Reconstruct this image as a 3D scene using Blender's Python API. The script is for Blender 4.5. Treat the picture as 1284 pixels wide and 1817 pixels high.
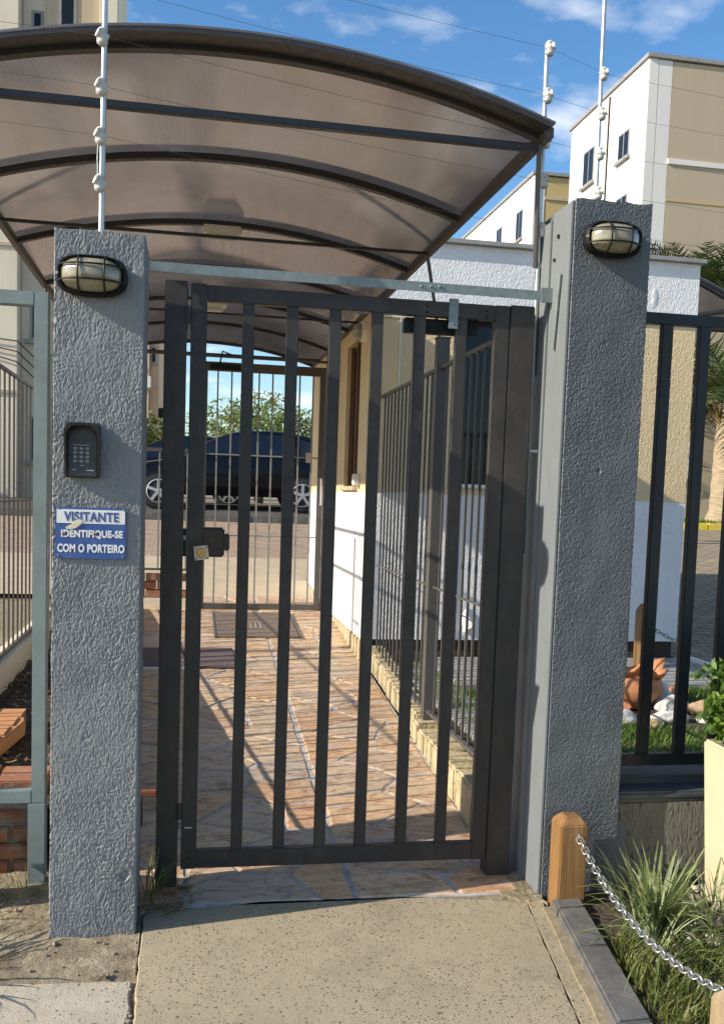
import bpy, bmesh, math, random
import numpy as np
from mathutils import Vector, Matrix, noise

random.seed(7); RNG = np.random.default_rng(7)
for o in list(bpy.data.objects): bpy.data.objects.remove(o)
SC = bpy.context.scene; COL = SC.collection
rad = math.radians

# ------------------------------------------------------------ camera, sky, sun, exposure
cam_data = bpy.data.cameras.new('camera'); cam = bpy.data.objects.new('camera', cam_data); COL.objects.link(cam)
YAW, PITCH, ROLL, FPX = 0.17962, 0.08298, 0.03420, 1713.6
fwd = Vector((math.sin(YAW)*math.cos(PITCH), math.cos(YAW)*math.cos(PITCH), -math.sin(PITCH)))
rt = Vector((math.cos(YAW), -math.sin(YAW), 0)); up = rt.cross(fwd)
r2 = math.cos(ROLL)*rt + math.sin(ROLL)*up; u2 = -math.sin(ROLL)*rt + math.cos(ROLL)*up
cam.matrix_world = Matrix(((r2.x, u2.x, -fwd.x, 0), (r2.y, u2.y, -fwd.y, 0), (r2.z, u2.z, -fwd.z, 1.5), (0, 0, 0, 1)))
cam_data.sensor_fit = 'VERTICAL'; cam_data.sensor_height = 24.0; cam_data.sensor_width = 24.0
cam_data.lens = FPX/1817*24.0
cam_data.shift_y = 117.3/1817
cam_data.clip_start = 0.05; cam_data.clip_end = 3000
SC.camera = cam

SUN_TRAVEL = Vector((1.0, 0.20, -0.548)).normalized()
sun_d = bpy.data.lights.new('sun', 'SUN'); sun = bpy.data.objects.new('sun', sun_d); COL.objects.link(sun)
sun_d.energy = 4.6; sun_d.angle = rad(0.5); sun_d.color = (1.0, 0.93, 0.80)
sun.rotation_euler = SUN_TRAVEL.to_track_quat('-Z', 'Y').to_euler(); sun.location = (-20, -4, 14)
W = bpy.data.worlds.new('World'); SC.world = W; W.use_nodes = True
wn = W.node_tree.nodes; wl = W.node_tree.links; wn.clear()
wout = wn.new('ShaderNodeOutputWorld'); wbg = wn.new('ShaderNodeBackground'); wbg.inputs['Strength'].default_value = 0.125
sky = wn.new('ShaderNodeTexSky'); sky.sky_type = 'NISHITA'; sky.sun_disc = False
sky.sun_elevation = math.asin(-SUN_TRAVEL.z); sky.sun_rotation = math.atan2(-SUN_TRAVEL.x, -SUN_TRAVEL.y)
sky.air_density = 1.0; sky.dust_density = 0.6; sky.ozone_density = 2.0
# clouds: noise on the dome, projected on a plane overhead
geo = wn.new('ShaderNodeTexCoord'); sep = wn.new('ShaderNodeSeparateXYZ'); wl.new(geo.outputs['Generated'], sep.inputs[0])
def wmath(op, a, b=None):
    n = wn.new('ShaderNodeMath'); n.operation = op
    for i, x in enumerate((a, b)):
        if x is None: continue
        if isinstance(x, (int, float)): n.inputs[i].default_value = x
        else: wl.new(x, n.inputs[i])
    return n.outputs[0]
zc = wmath('ADD', wmath('MAXIMUM', sep.outputs['Z'], 0.0), 0.18)
cmb = wn.new('ShaderNodeCombineXYZ')
wl.new(wmath('DIVIDE', sep.outputs['X'], zc), cmb.inputs[0]); wl.new(wmath('DIVIDE', sep.outputs['Y'], zc), cmb.inputs[1])
mp = wn.new('ShaderNodeMapping'); mp.inputs['Location'].default_value = (1.35, 0.62, 0); mp.inputs['Scale'].default_value = (1.15, 1.5, 1)
wl.new(cmb.outputs[0], mp.inputs[0])
cn = wn.new('ShaderNodeTexNoise'); cn.inputs['Scale'].default_value = 3.1; cn.inputs['Detail'].default_value = 7; cn.inputs['Roughness'].default_value = 0.53
wl.new(mp.outputs[0], cn.inputs['Vector'])
cr = wn.new('ShaderNodeValToRGB'); cr.color_ramp.elements[0].position = 0.52; cr.color_ramp.elements[1].position = 0.72
wl.new(cn.outputs['Fac'], cr.inputs[0])
cm = wn.new('ShaderNodeMix'); cm.data_type = 'RGBA'; cm.inputs[7].default_value = (6.2, 6.3, 6.5, 1)
hs = wn.new('ShaderNodeHueSaturation'); hs.inputs['Saturation'].default_value = 1.25; wl.new(sky.outputs[0], hs.inputs['Color'])
wl.new(wmath('MULTIPLY', cr.outputs[0], 0.62), cm.inputs[0]); wl.new(hs.outputs[0], cm.inputs[6])
wl.new(cm.outputs[2], wbg.inputs['Color']); wl.new(wbg.outputs[0], wout.inputs[0])
SC.view_settings.view_transform = 'Standard'; SC.view_settings.look = 'None'
SC.view_settings.exposure = 0.70; SC.view_settings.gamma = 1.0; SC.view_settings.use_curve_mapping = False
SC.render.engine = 'CYCLES'
SC.cycles.max_bounces = 8; SC.cycles.transparent_max_bounces = 12

# ------------------------------------------------------------ materials
class NT:
    def __init__(s, name):
        s.m = bpy.data.materials.new(name); s.m.use_nodes = True
        s.t = s.m.node_tree; s.n = s.t.nodes; s.l = s.t.links
        s.b = s.n['Principled BSDF']; s.pos = None
    def new(s, k, **kw):
        n = s.n.new(k)
        for a, v in kw.items(): setattr(n, a, v)
        return n
    def put(s, sock, v):
        if isinstance(v, bpy.types.NodeSocket): s.l.new(v, sock)
        elif isinstance(v, tuple) and len(v) == 3 and sock.type == 'RGBA': sock.default_value = (*v, 1)
        else: sock.default_value = v
    def P(s, scale=(1, 1, 1), src='pos', rot=(0, 0, 0)):
        if src == 'pos': o = s.new('ShaderNodeNewGeometry').outputs['Position']
        else: o = s.new('ShaderNodeTexCoord').outputs['Object']
        m = s.new('ShaderNodeMapping'); m.inputs['Scale'].default_value = scale; m.inputs['Rotation'].default_value = rot
        s.l.new(o, m.inputs[0]); return m.outputs[0]
    def noise(s, scale, vec=None, detail=4, rough=0.55, dist=0.0):
        n = s.new('ShaderNodeTexNoise'); n.inputs['Scale'].default_value = scale; n.inputs['Detail'].default_value = detail
        n.inputs['Roughness'].default_value = rough; n.inputs['Distortion'].default_value = dist
        s.l.new(vec or s.P(), n.inputs['Vector']); return n.outputs['Fac']
    def voro(s, scale, vec=None, feature='F1', rnd=1.0):
        n = s.new('ShaderNodeTexVoronoi'); n.feature = feature; n.inputs['Scale'].default_value = scale; n.inputs['Randomness'].default_value = rnd
        s.l.new(vec or s.P(), n.inputs['Vector']); return n
    def ramp(s, f, stops):
        r = s.new('ShaderNodeValToRGB'); e = r.color_ramp.elements
        while len(e) < len(stops): e.new(0.5)
        for q, (p, c) in zip(e, stops): q.position = p; q.color = (*c, 1) if isinstance(c, tuple) else (c, c, c, 1)
        s.l.new(f, r.inputs[0]); return r.outputs[0]
    def mix(s, f, a, b, mode='MIX'):
        m = s.new('ShaderNodeMix', data_type='RGBA', blend_type=mode)
        s.put(m.inputs[0], f); s.put(m.inputs[6], a); s.put(m.inputs[7], b); return m.outputs[2]
    def math(s, op, a, b=0.0):
        m = s.new('ShaderNodeMath', operation=op); s.put(m.inputs[0], a); s.put(m.inputs[1], b); return m.outputs[0]
    def bump(s, h, strength=0.5, dist=0.01, prev=None):
        b = s.new('ShaderNodeBump'); b.inputs['Strength'].default_value = strength; b.inputs['Distance'].default_value = dist
        s.l.new(h, b.inputs['Height'])
        if prev: s.l.new(prev, b.inputs['Normal'])
        s.l.new(b.outputs[0], s.b.inputs['Normal']); return b.outputs[0]
    def set(s, **kw):
        names = {'col': 'Base Color', 'rough': 'Roughness', 'metal': 'Metallic', 'coat': 'Coat Weight', 'trans': 'Transmission Weight', 'spec': 'Specular IOR Level', 'emit': 'Emission Color', 'estr': 'Emission Strength'}
        for k, v in kw.items(): s.put(s.b.inputs[names[k]], v)
        return s.m

def sc3(c, k): return tuple(min(1, x*k) for x in c)

def plain(name, col, rough=0.5, metal=0.0, var=0.18, vs=9.0, bump=0.0, bs=60.0, bd=0.002, stretch=(1, 1, 1), dirt=None, dirt_amt=0.5, ds=3.0, **kw):
    """painted / plastic / plaster surface with mottled colour, uneven gloss, optional dirt patches and fine relief"""
    t = NT(name)
    f = t.noise(vs, t.P(stretch), 6, 0.62)
    c = t.ramp(f, [(0.3, sc3(col, 1-var)), (0.7, sc3(col, 1+var))])
    if dirt:
        d = t.ramp(t.noise(ds, t.P(stretch), 8, 0.7), [(0.5, 0.0), (0.68, dirt_amt)])
        c = t.mix(d, c, dirt)
    r = t.ramp(t.noise(vs*2.3, None, 4), [(0.3, max(0, rough-0.1)), (0.7, min(1, rough+0.1))])
    t.set(col=c, rough=r, metal=metal, **kw)
    if bump: t.bump(t.noise(bs, t.P(stretch), 5, 0.6), bump, bd)
    return t.m

M = {}
M['paint_dark'] = plain('dark_grey_gate_paint', (0.041, 0.036, 0.033), 0.45, var=0.15, vs=20, bump=0.14, bs=45, bd=0.002, dirt=(0.095, 0.078, 0.060), dirt_amt=0.4, ds=9, stretch=(1, 1, .6), spec=.35)
M['paint_fence'] = plain('dark_green_fence_paint', (0.020, 0.023, 0.025), 0.42, var=0.12, vs=20, bump=0.1, bs=45, dirt=(0.06, 0.055, 0.05), dirt_amt=0.3, spec=.35)
M['paint_frame'] = plain('grey_green_frame_paint', (0.20, 0.245, 0.24), 0.5, var=0.10, vs=14, bump=0.25, bs=55, bd=0.003, dirt=(0.13, 0.12, 0.09), dirt_amt=0.3)
M['paint_brown'] = plain('brown_bar_paint', (0.085, 0.066, 0.055), 0.45, var=0.12, vs=20)
M['rib_dark'] = plain('near_black_rib_paint', (0.030, 0.026, 0.026), 0.45, var=0.15, vs=20)
M['paint_grey_thin'] = plain('grey_bar_paint', (0.22, 0.22, 0.21), 0.45, var=0.15, vs=20)
M['inner_bar'] = plain('grey_brown_bar_paint', (0.085, 0.078, 0.072), 0.45, var=0.12, vs=20)
M['galv'] = plain('galvanised_steel', (0.215, 0.25, 0.245), 0.48, metal=0.35, var=0.2, vs=30, bump=0.1, bs=80, dirt=(0.20, 0.19, 0.16), dirt_amt=0.5)
M['alu'] = plain('dull_aluminium_pole', (0.55, 0.55, 0.52), 0.38, metal=0.7, var=0.12, vs=20)
M['insul'] = plain('grey_insulator_plastic', (0.52, 0.51, 0.47), 0.5, var=0.1)
M['black'] = plain('black_plastic', (0.022, 0.022, 0.023), 0.33, var=0.2, vs=30, bump=0.05, bs=300, bd=0.0006)
M['black_matte'] = plain('black_enamel', (0.008, 0.008, 0.008), 0.5, var=0.2, spec=.25)
M['charcoal'] = plain('charcoal_keypad_plastic', (0.035, 0.036, 0.038), 0.42, var=0.1, bump=0.1, bs=500, bd=0.0004)
M['key'] = plain('grey_key_plastic', (0.30, 0.31, 0.32), 0.35, var=0.1)
M['dark_hole'] = plain('dark_gap', (0.008, 0.008, 0.008), 0.9)
M['brass'] = plain('worn_brass', (0.55, 0.36, 0.12), 0.35, metal=0.9, var=0.2, vs=60)
M['steel_plate'] = plain('dull_lock_plate', (0.55, 0.47, 0.36), 0.4, metal=0.5, var=0.2, vs=60)
M['lock_brown'] = plain('dark_brown_lock_case', (0.022, 0.012, 0.012), 0.3, var=0.2)
M['chrome'] = plain('shiny_zinc_chain', (0.58, 0.58, 0.57), 0.32, metal=0.85, var=0.1, vs=40)
M['blue_sign'] = plain('blue_sign_enamel', (0.036, 0.085, 0.27), 0.35, var=0.12, vs=25, dirt=(0.16, 0.2, 0.33), dirt_amt=0.3, ds=18)
M['white_print'] = plain('white_print', (0.74, 0.73, 0.70), 0.45, var=0.05)
M['cream_glue'] = plain('old_cream_glue', (0.66, 0.60, 0.42), 0.6, var=0.15, vs=60)
M['rust'] = plain('rust', (0.20, 0.07, 0.03), 0.9, var=0.4, vs=150)
M['white_key_print'] = plain('pale_print', (0.45, 0.46, 0.47), 0.5)
M['cream_plastic'] = plain('cream_lamp_plastic', (0.78, 0.72, 0.60), 0.4, var=0.1)
M['white_plastic'] = plain('white_plastic', (0.72, 0.70, 0.66), 0.4, var=0.06)
M['terracotta'] = plain('terracotta', (0.50, 0.20, 0.085), 0.75, var=0.22, vs=14, bump=0.3, bs=90, dirt=(0.32, 0.2, 0.12), dirt_amt=0.5, ds=8)
M['white_stone'] = plain('white_boulder', (0.68, 0.64, 0.58), 0.8, var=0.12, vs=12, bump=0.5, bs=40, bd=0.01, dirt=(0.38, 0.30, 0.2), dirt_amt=0.5, ds=7)
M['brown_stone'] = plain('brown_boulder', (0.40, 0.27, 0.16), 0.85, var=0.25, vs=14, bump=0.6, bs=40, bd=0.01)
M['pebble'] = plain('grey_pebble', (0.42, 0.38, 0.31), 0.7, var=0.45, vs=16, bump=0.2)
M['grit'] = plain('brown_grit', (0.26, 0.21, 0.145), 0.9, var=0.4, vs=30)
M['planter'] = plain('cream_planter', (0.50, 0.43, 0.28), 0.6, var=0.06, vs=5, bump=0.12, bs=45, bd=0.003, dirt=(0.5, 0.43, 0.3), dirt_amt=0.4)
M['soil'] = plain('dark_soil', (0.055, 0.040, 0.028), 0.95, var=0.5, vs=45, bump=1.0, bs=55, bd=0.03, dirt=(0.15, 0.10, 0.055), dirt_amt=0.8, ds=22)
M['cap_grey'] = plain('grey_metal_flashing', (0.30, 0.29, 0.28), 0.5, var=0.1, dirt=(0.2, 0.18, 0.15))
M['kerb'] = plain('dark_basalt_kerb', (0.10, 0.098, 0.095), 0.75, var=0.25, vs=10, bump=0.5, bs=40, bd=0.006, dirt=(0.20, 0.17, 0.12), dirt_amt=0.65, ds=6)
M['kerb_joint'] = plain('sandy_mortar', (0.24, 0.195, 0.125), 0.9, var=0.3, vs=40, bump=0.6, bs=80)
M['block'] = plain('old_concrete_block', (0.32, 0.29, 0.23), 0.9, var=0.25, vs=18, bump=0.8, bs=60, bd=0.008, dirt=(0.13, 0.12, 0.08), dirt_amt=0.7)
M['yellow_kerb'] = plain('yellow_kerb_paint', (0.75, 0.55, 0.06), 0.6, var=0.15, dirt=(0.4, 0.33, 0.15))
M['tyre'] = plain('tyre_rubber', (0.02, 0.02, 0.02), 0.8)
M['rim'] = plain('alloy_rim', (0.55, 0.56, 0.58), 0.3, metal=0.6, var=0.05)
M['bark'] = plain('tree_bark', (0.10, 0.075, 0.05), 0.9, var=0.4, vs=20, bump=0.8, bs=30, bd=0.02)
M['palm_bark'] = plain('palm_trunk_bark', (0.36, 0.28, 0.18), 0.9, var=0.3, vs=9, bump=0.8, bs=14, bd=0.03, stretch=(.6, .6, 4), dirt=(0.16, 0.10, 0.06))
M['door_mat'] = plain('purple_brown_mat', (0.115, 0.080, 0.085), 0.95, var=0.2, vs=60, bump=0.8, bs=220, bd=0.004)
M['cover_plate'] = plain('brown_cover_plate', (0.16, 0.115, 0.085), 0.6, var=0.2, vs=20, bump=0.2, bs=60)
M['plank_orange'] = plain('orange_planter_clay', (0.52, 0.25, 0.11), 0.7, var=0.15, vs=8)

def car_paint():
    t = NT('dark_blue_car_paint'); f = t.noise(3)
    return t.set(col=t.ramp(f, [(0.3, (0.003, 0.003, 0.005)), (0.7, (0.004, 0.005, 0.007))]), rough=0.22, coat=0.15, spec=0.22)
M['car_paint'] = car_paint()
def glass_dark(name, col=(0.012, 0.014, 0.017), rough=0.06):
    t = NT(name); r = t.ramp(t.noise(4), [(0.3, rough*0.6), (0.7, rough*1.8)])
    t.set(col=col, rough=r, spec=0.28); t.bump(t.noise(2.2, None, 2), 0.03, 0.05); return t.m
M['glass'] = glass_dark('dark_window_glass'); M['car_glass'] = glass_dark('dark_car_glass', (0.008, 0.010, 0.018), 0.04); M['car_glass'].node_tree.nodes['Principled BSDF'].inputs['Specular IOR Level'].default_value = 0.6

def lamp_glass():
    t = NT('aged_lamp_glass')
    f = t.noise(28, t.P((1, 1, 1.6)), 3)
    c = t.ramp(f, [(0.3, (0.36, 0.31, 0.16)), (0.55, (0.43, 0.395, 0.275)), (0.75, (0.54, 0.51, 0.40))])
    d = t.ramp(t.noise(60, None, 4), [(0.58, 0.0), (0.72, 0.6)])
    c = t.mix(d, c, (0.20, 0.12, 0.04))
    t.set(col=c, rough=0.14, coat=0.8, trans=0.35)
    w = t.new('ShaderNodeTexWave'); w.inputs['Scale'].default_value = 60; w.bands_direction = 'X'; t.l.new(t.P(), w.inputs[0])
    t.bump(w.outputs['Fac'], 0.25, 0.002)
    return t.m
M['lamp_glass'] = lamp_glass()

def stucco(name, col, var=0.1, bump=0.7, dist=0.006, scale=(70, 70, 38), dirt=None, dirt_amt=0.35, wash=None, fine=0.12):
    t = NT(name)
    f = t.noise(3.0, t.P((1, 1, .5)), 8, 0.65)
    c = t.ramp(f, [(0.3, sc3(col, 1-var)), (0.7, sc3(col, 1+var))])
    if dirt:
        d = t.ramp(t.noise(7.0, t.P((1.6, 1.6, .25)), 8, 0.72), [(0.52, 0.0), (0.72, dirt_amt)])
        c = t.mix(d, c, dirt)
    t.set(col=c, rough=0.55)
    h = t.noise(1.0, t.P(scale), 3, 0.5, 0.9)
    h = t.ramp(h, [(0.34, 0.0), (0.66, 1.0)])
    p = t.bump(h, bump, dist)
    if fine: t.bump(t.noise(260, None, 3), fine, 0.001, p)
    return t.m
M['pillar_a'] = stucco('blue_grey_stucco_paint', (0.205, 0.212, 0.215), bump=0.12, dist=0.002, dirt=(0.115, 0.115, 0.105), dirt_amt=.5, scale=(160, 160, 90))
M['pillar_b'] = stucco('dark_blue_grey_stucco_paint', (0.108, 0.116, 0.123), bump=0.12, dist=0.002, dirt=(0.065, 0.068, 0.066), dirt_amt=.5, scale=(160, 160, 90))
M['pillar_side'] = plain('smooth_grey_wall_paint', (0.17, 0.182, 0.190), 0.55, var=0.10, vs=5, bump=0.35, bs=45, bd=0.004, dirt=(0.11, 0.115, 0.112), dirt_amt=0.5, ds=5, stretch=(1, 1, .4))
M['wall_white'] = stucco('white_textured_paint', (0.74, 0.735, 0.735), var=0.05, bump=0.5, dist=0.007, scale=(72, 72, 46), dirt=(0.5, 0.45, 0.38), dirt_amt=0.14)
M['wall_tan'] = stucco('tan_textured_paint', (0.68, 0.52, 0.30), var=0.05, bump=0.5, dist=0.007, scale=(72, 72, 46), dirt=(0.48, 0.38, 0.25), dirt_amt=0.2)
M['wall_smooth_white'] = plain('white_facade_paint', (0.74, 0.71, 0.66), 0.8, var=0.04, vs=1.0, bump=0.2, bs=6, dirt=(0.45, 0.42, 0.37), dirt_amt=0.25, ds=0.6, stretch=(1, 1, .15))
M['wall_smooth_tan'] = plain('tan_facade_paint', (0.47, 0.385, 0.265), 0.85, var=0.07, vs=1.0, bump=0.2, bs=6, dirt=(0.30, 0.24, 0.16), dirt_amt=0.4, ds=0.5, stretch=(1, 1, .12))
M['wall_ochre'] = plain('ochre_facade_paint', (0.52, 0.38, 0.17), 0.85, var=0.05, vs=1.0)
M['wall_cream'] = plain('cream_facade_paint', (0.72, 0.64, 0.50), 0.85, var=0.05, vs=1.2, bump=0.2, bs=8, dirt=(0.36, 0.31, 0.24), dirt_amt=0.35, ds=0.7, stretch=(1, 1, .2))
M['wall_pink'] = plain('peach_facade_paint', (0.58, 0.42, 0.28), 0.85, var=0.05, vs=1.2, dirt=(0.36, 0.28, 0.2), dirt_amt=0.3)
M['plinth'] = plain('mossy_mortar_plinth', (0.46, 0.37, 0.22), 0.9, var=0.25, vs=16, bump=0.8, bs=45, bd=0.012, dirt=(0.17, 0.14, 0.07), dirt_amt=0.7, ds=6)
M['rough_wall'] = None

def rough_wall():
    t = NT('cracked_grey_render')
    f = t.noise(5, t.P((1, 1, .6)), 8, 0.7)
    c = t.ramp(f, [(0.3, (0.13, 0.12, 0.092)), (0.7, (0.23, 0.21, 0.16))])
    v = t.noise(1.0, t.P((46, 46, 13)), 5, 0.6, 1.6)
    cr_ = t.ramp(v, [(0.34, 1.0), (0.42, 0.0)])
    c = t.mix(cr_, c, (0.03, 0.028, 0.022))
    t.set(col=c, rough=0.85); t.bump(v, 1.0, 0.012); return t.m
M['rough_wall'] = rough_wall()
M['band_dark'] = plain('dark_coping_and_shaded_ledge', (0.065, 0.07, 0.075), 0.6, var=0.2, vs=12, bump=0.3, bs=40, dirt=(0.12, 0.11, 0.09))

def concrete(name, col, pits=1.0):
    t = NT(name)
    f = t.noise(2.2, None, 9, 0.7)
    c = t.ramp(f, [(0.3, sc3(col, 0.80)), (0.7, sc3(col, 1.16))])
    g = t.ramp(t.noise(240, None, 4, 0.7), [(0.3, 0.70), (0.7, 1.22)])
    c = t.mix(0.8, c, g, 'MULTIPLY')
    # pits: small voronoi cells, only some of them
    vv = t.new('ShaderNodeVectorMath', operation='ADD')
    nz = t.new('ShaderNodeTexNoise'); nz.inputs['Scale'].default_value = 90; t.l.new(t.P(), nz.inputs['Vector'])
    sm = t.new('ShaderNodeVectorMath', operation='SCALE'); sm.inputs['Scale'].default_value = 0.012; t.l.new(nz.outputs['Color'], sm.inputs[0])
    t.l.new(t.P(), vv.inputs[0]); t.l.new(sm.outputs[0], vv.inputs[1])
    v1 = t.voro(85, vv.outputs[0]); v2 = t.voro(44, vv.outputs[0])
    def pit(v, r, keep):
        d = t.math('LESS_THAN', v.outputs['Distance'], r)
        sp = t.new('ShaderNodeSeparateColor'); t.l.new(v.outputs['Color'], sp.inputs[0])
        k = t.math('LESS_THAN', sp.outputs[0], keep)
        return t.math('MULTIPLY', d, k)
    dens = t.ramp(t.noise(1.6, None, 4), [(0.34, 0.22), (0.64, 0.75)])
    p = t.math('MAXIMUM', pit(v1, 0.27, t.math('MULTIPLY', dens, pits)), pit(v2, 0.20, t.math('MULTIPLY', dens, 0.8*pits)))
    c = t.mix(t.math('MULTIPLY', p, 0.85), c, (0.075, 0.062, 0.045))
    st = t.ramp(t.noise(1.1, None, 6, 0.6), [(0.50, 0.0), (0.70, 0.6)])
    c = t.mix(st, c, sc3(col, 0.62))
    ck = t.math('LESS_THAN', t.voro(0.9, vv.outputs[0], 'DISTANCE_TO_EDGE').outputs['Distance'], 0.0013)
    ck = t.math('MULTIPLY', ck, t.ramp(t.noise(1.3, None, 3), [(0.60, 0.0), (0.66, 0.6)]))
    c = t.mix(ck, c, (0.07, 0.055, 0.04))
    sm2 = t.ramp(t.noise(4.5, None, 8, 0.75), [(0.54, 0.0), (0.70, 0.55)])
    c = t.mix(sm2, c, sc3(col, 0.55))
    t.set(col=c, rough=0.9)
    h = t.math('SUBTRACT', t.noise(150, None, 5, 0.7), p)
    b = t.bump(h, 0.75, 0.004); t.bump(t.noise(7, None, 5), 0.35, 0.02, b); return t.m
M['concrete'] = concrete('pitted_concrete', (0.37, 0.305, 0.20))
M['concrete_l'] = concrete('grey_concrete', (0.46, 0.395, 0.30), 0.6)
M['concrete_far'] = plain('pale_sandy_concrete', (0.42, 0.335, 0.23), 0.9, var=0.12, vs=5, bump=0.3, bs=40, dirt=(0.36, 0.29, 0.19), dirt_amt=0.4, ds=2)

def dirt_mat():
    t = NT('dry_dirt')
    f = t.noise(7, None, 9, 0.72)
    c = t.ramp(f, [(0.32, (0.13, 0.10, 0.062)), (0.5, (0.30, 0.24, 0.155)), (0.68, (0.46, 0.385, 0.265))])
    t.set(col=c, rough=0.95); b = t.bump(t.noise(40, None, 6, 0.7), 1.0, 0.02); t.bump(t.noise(150, None, 4), 0.5, 0.004, b); return t.m
M['dirt'] = dirt_mat()

def flagstone():
    t = NT('rusty_slate_flagstone')
    oi = t.new('ShaderNodeObjectInfo')
    base = t.ramp(oi.outputs['Random'], [(0.0, (0.54, 0.29, 0.15)), (0.15, (0.44, 0.33, 0.23)), (0.3, (0.66, 0.48, 0.28)), (0.45, (0.52, 0.39, 0.28)), (0.6, (0.60, 0.36, 0.18)), (0.75, (0.42, 0.36, 0.30)), (0.9, (0.66, 0.44, 0.25)), (1.0, (0.52, 0.27, 0.15))])
    mv = t.new('ShaderNodeVectorMath', operation='ADD'); t.l.new(t.P((1.2, 2.7, 1)), mv.inputs[0])
    cb = t.new('ShaderNodeCombineXYZ'); t.l.new(t.math('MULTIPLY', oi.outputs['Random'], 37.0), cb.inputs[2]); t.l.new(cb.outputs[0], mv.inputs[1])
    lay = t.noise(6.5, mv.outputs[0], 9, 0.72, 1.6)
    c = t.mix(t.ramp(lay, [(0.38, 0.0), (0.66, 0.5)]), base, (0.64, 0.45, 0.27))
    c = t.mix(t.ramp(lay, [(0.34, 0.95), (0.52, 0.0)]), c, (0.25, 0.115, 0.06))
    c = t.mix(t.ramp(t.noise(5, mv.outputs[0], 5, 0.6), [(0.54, 0.0), (0.64, 0.6)]), c, (0.45, 0.39, 0.345))
    r = t.ramp(lay, [(0.3, 0.6), (0.7, 0.38)])
    t.set(col=c, rough=r); b = t.bump(lay, 0.9, 0.012); t.bump(t.noise(120, None, 4), 0.3, 0.002, b); return t.m
M['flagstone'] = flagstone()
M['grout'] = plain('grey_grout', (0.40, 0.37, 0.35), 0.9, var=0.25, vs=30, bump=0.4, bs=90, dirt=(0.22, 0.17, 0.13), dirt_amt=0.6, ds=8)

def brick_mat():
    t = NT('red_brick'); oi = t.new('ShaderNodeObjectInfo')
    c = t.ramp(oi.outputs['Random'], [(0.0, (0.30, 0.10, 0.05)), (0.5, (0.40, 0.14, 0.06)), (1.0, (0.23, 0.09, 0.055))])
    c = t.mix(t.ramp(t.noise(30, None, 6, 0.7), [(0.4, 0.0), (0.65, 0.8)]), c, (0.19, 0.12, 0.08)); c = t.mix(t.ramp(t.noise(9, None, 8, 0.75), [(0.50, 0.0), (0.62, 0.75)]), c, (0.30, 0.26, 0.20))
    t.set(col=c, rough=0.85); t.bump(t.noise(80, None, 5), 0.6, 0.005); return t.m
M['brick'] = brick_mat()

def wood(name, a, b, sc=(38, 38, 2.4)):
    t = NT(name)
    f = t.noise(1.0, t.P(sc), 5, 0.6, 0.7)
    c = t.ramp(f, [(0.28, a), (0.72, b)])
    k = t.ramp(t.noise(1.0, t.P((90, 90, 1.6)), 4, 0.6), [(0.62, 0.0), (0.70, 0.6)])
    c = t.mix(k, c, sc3(a, 0.45))
    c = t.mix(t.ramp(t.noise(9, None, 7, 0.7), [(0.55, 0.0), (0.75, 0.45)]), c, (0.11, 0.075, 0.04))
    t.set(col=c, rough=0.55); t.bump(f, 0.4, 0.004); return t.m
M['wood'] = wood('varnished_wood', (0.165, 0.08, 0.028), (0.31, 0.165, 0.06))
M['wood_old'] = wood('weathered_wood', (0.21, 0.15, 0.085), (0.38, 0.28, 0.17))
M['wood_dark'] = wood('brown_wood', (0.14, 0.075, 0.03), (0.22, 0.125, 0.05))
M['wood_door'] = wood('brown_door_wood', (0.12, 0.06, 0.03), (0.2, 0.11, 0.06))

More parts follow.
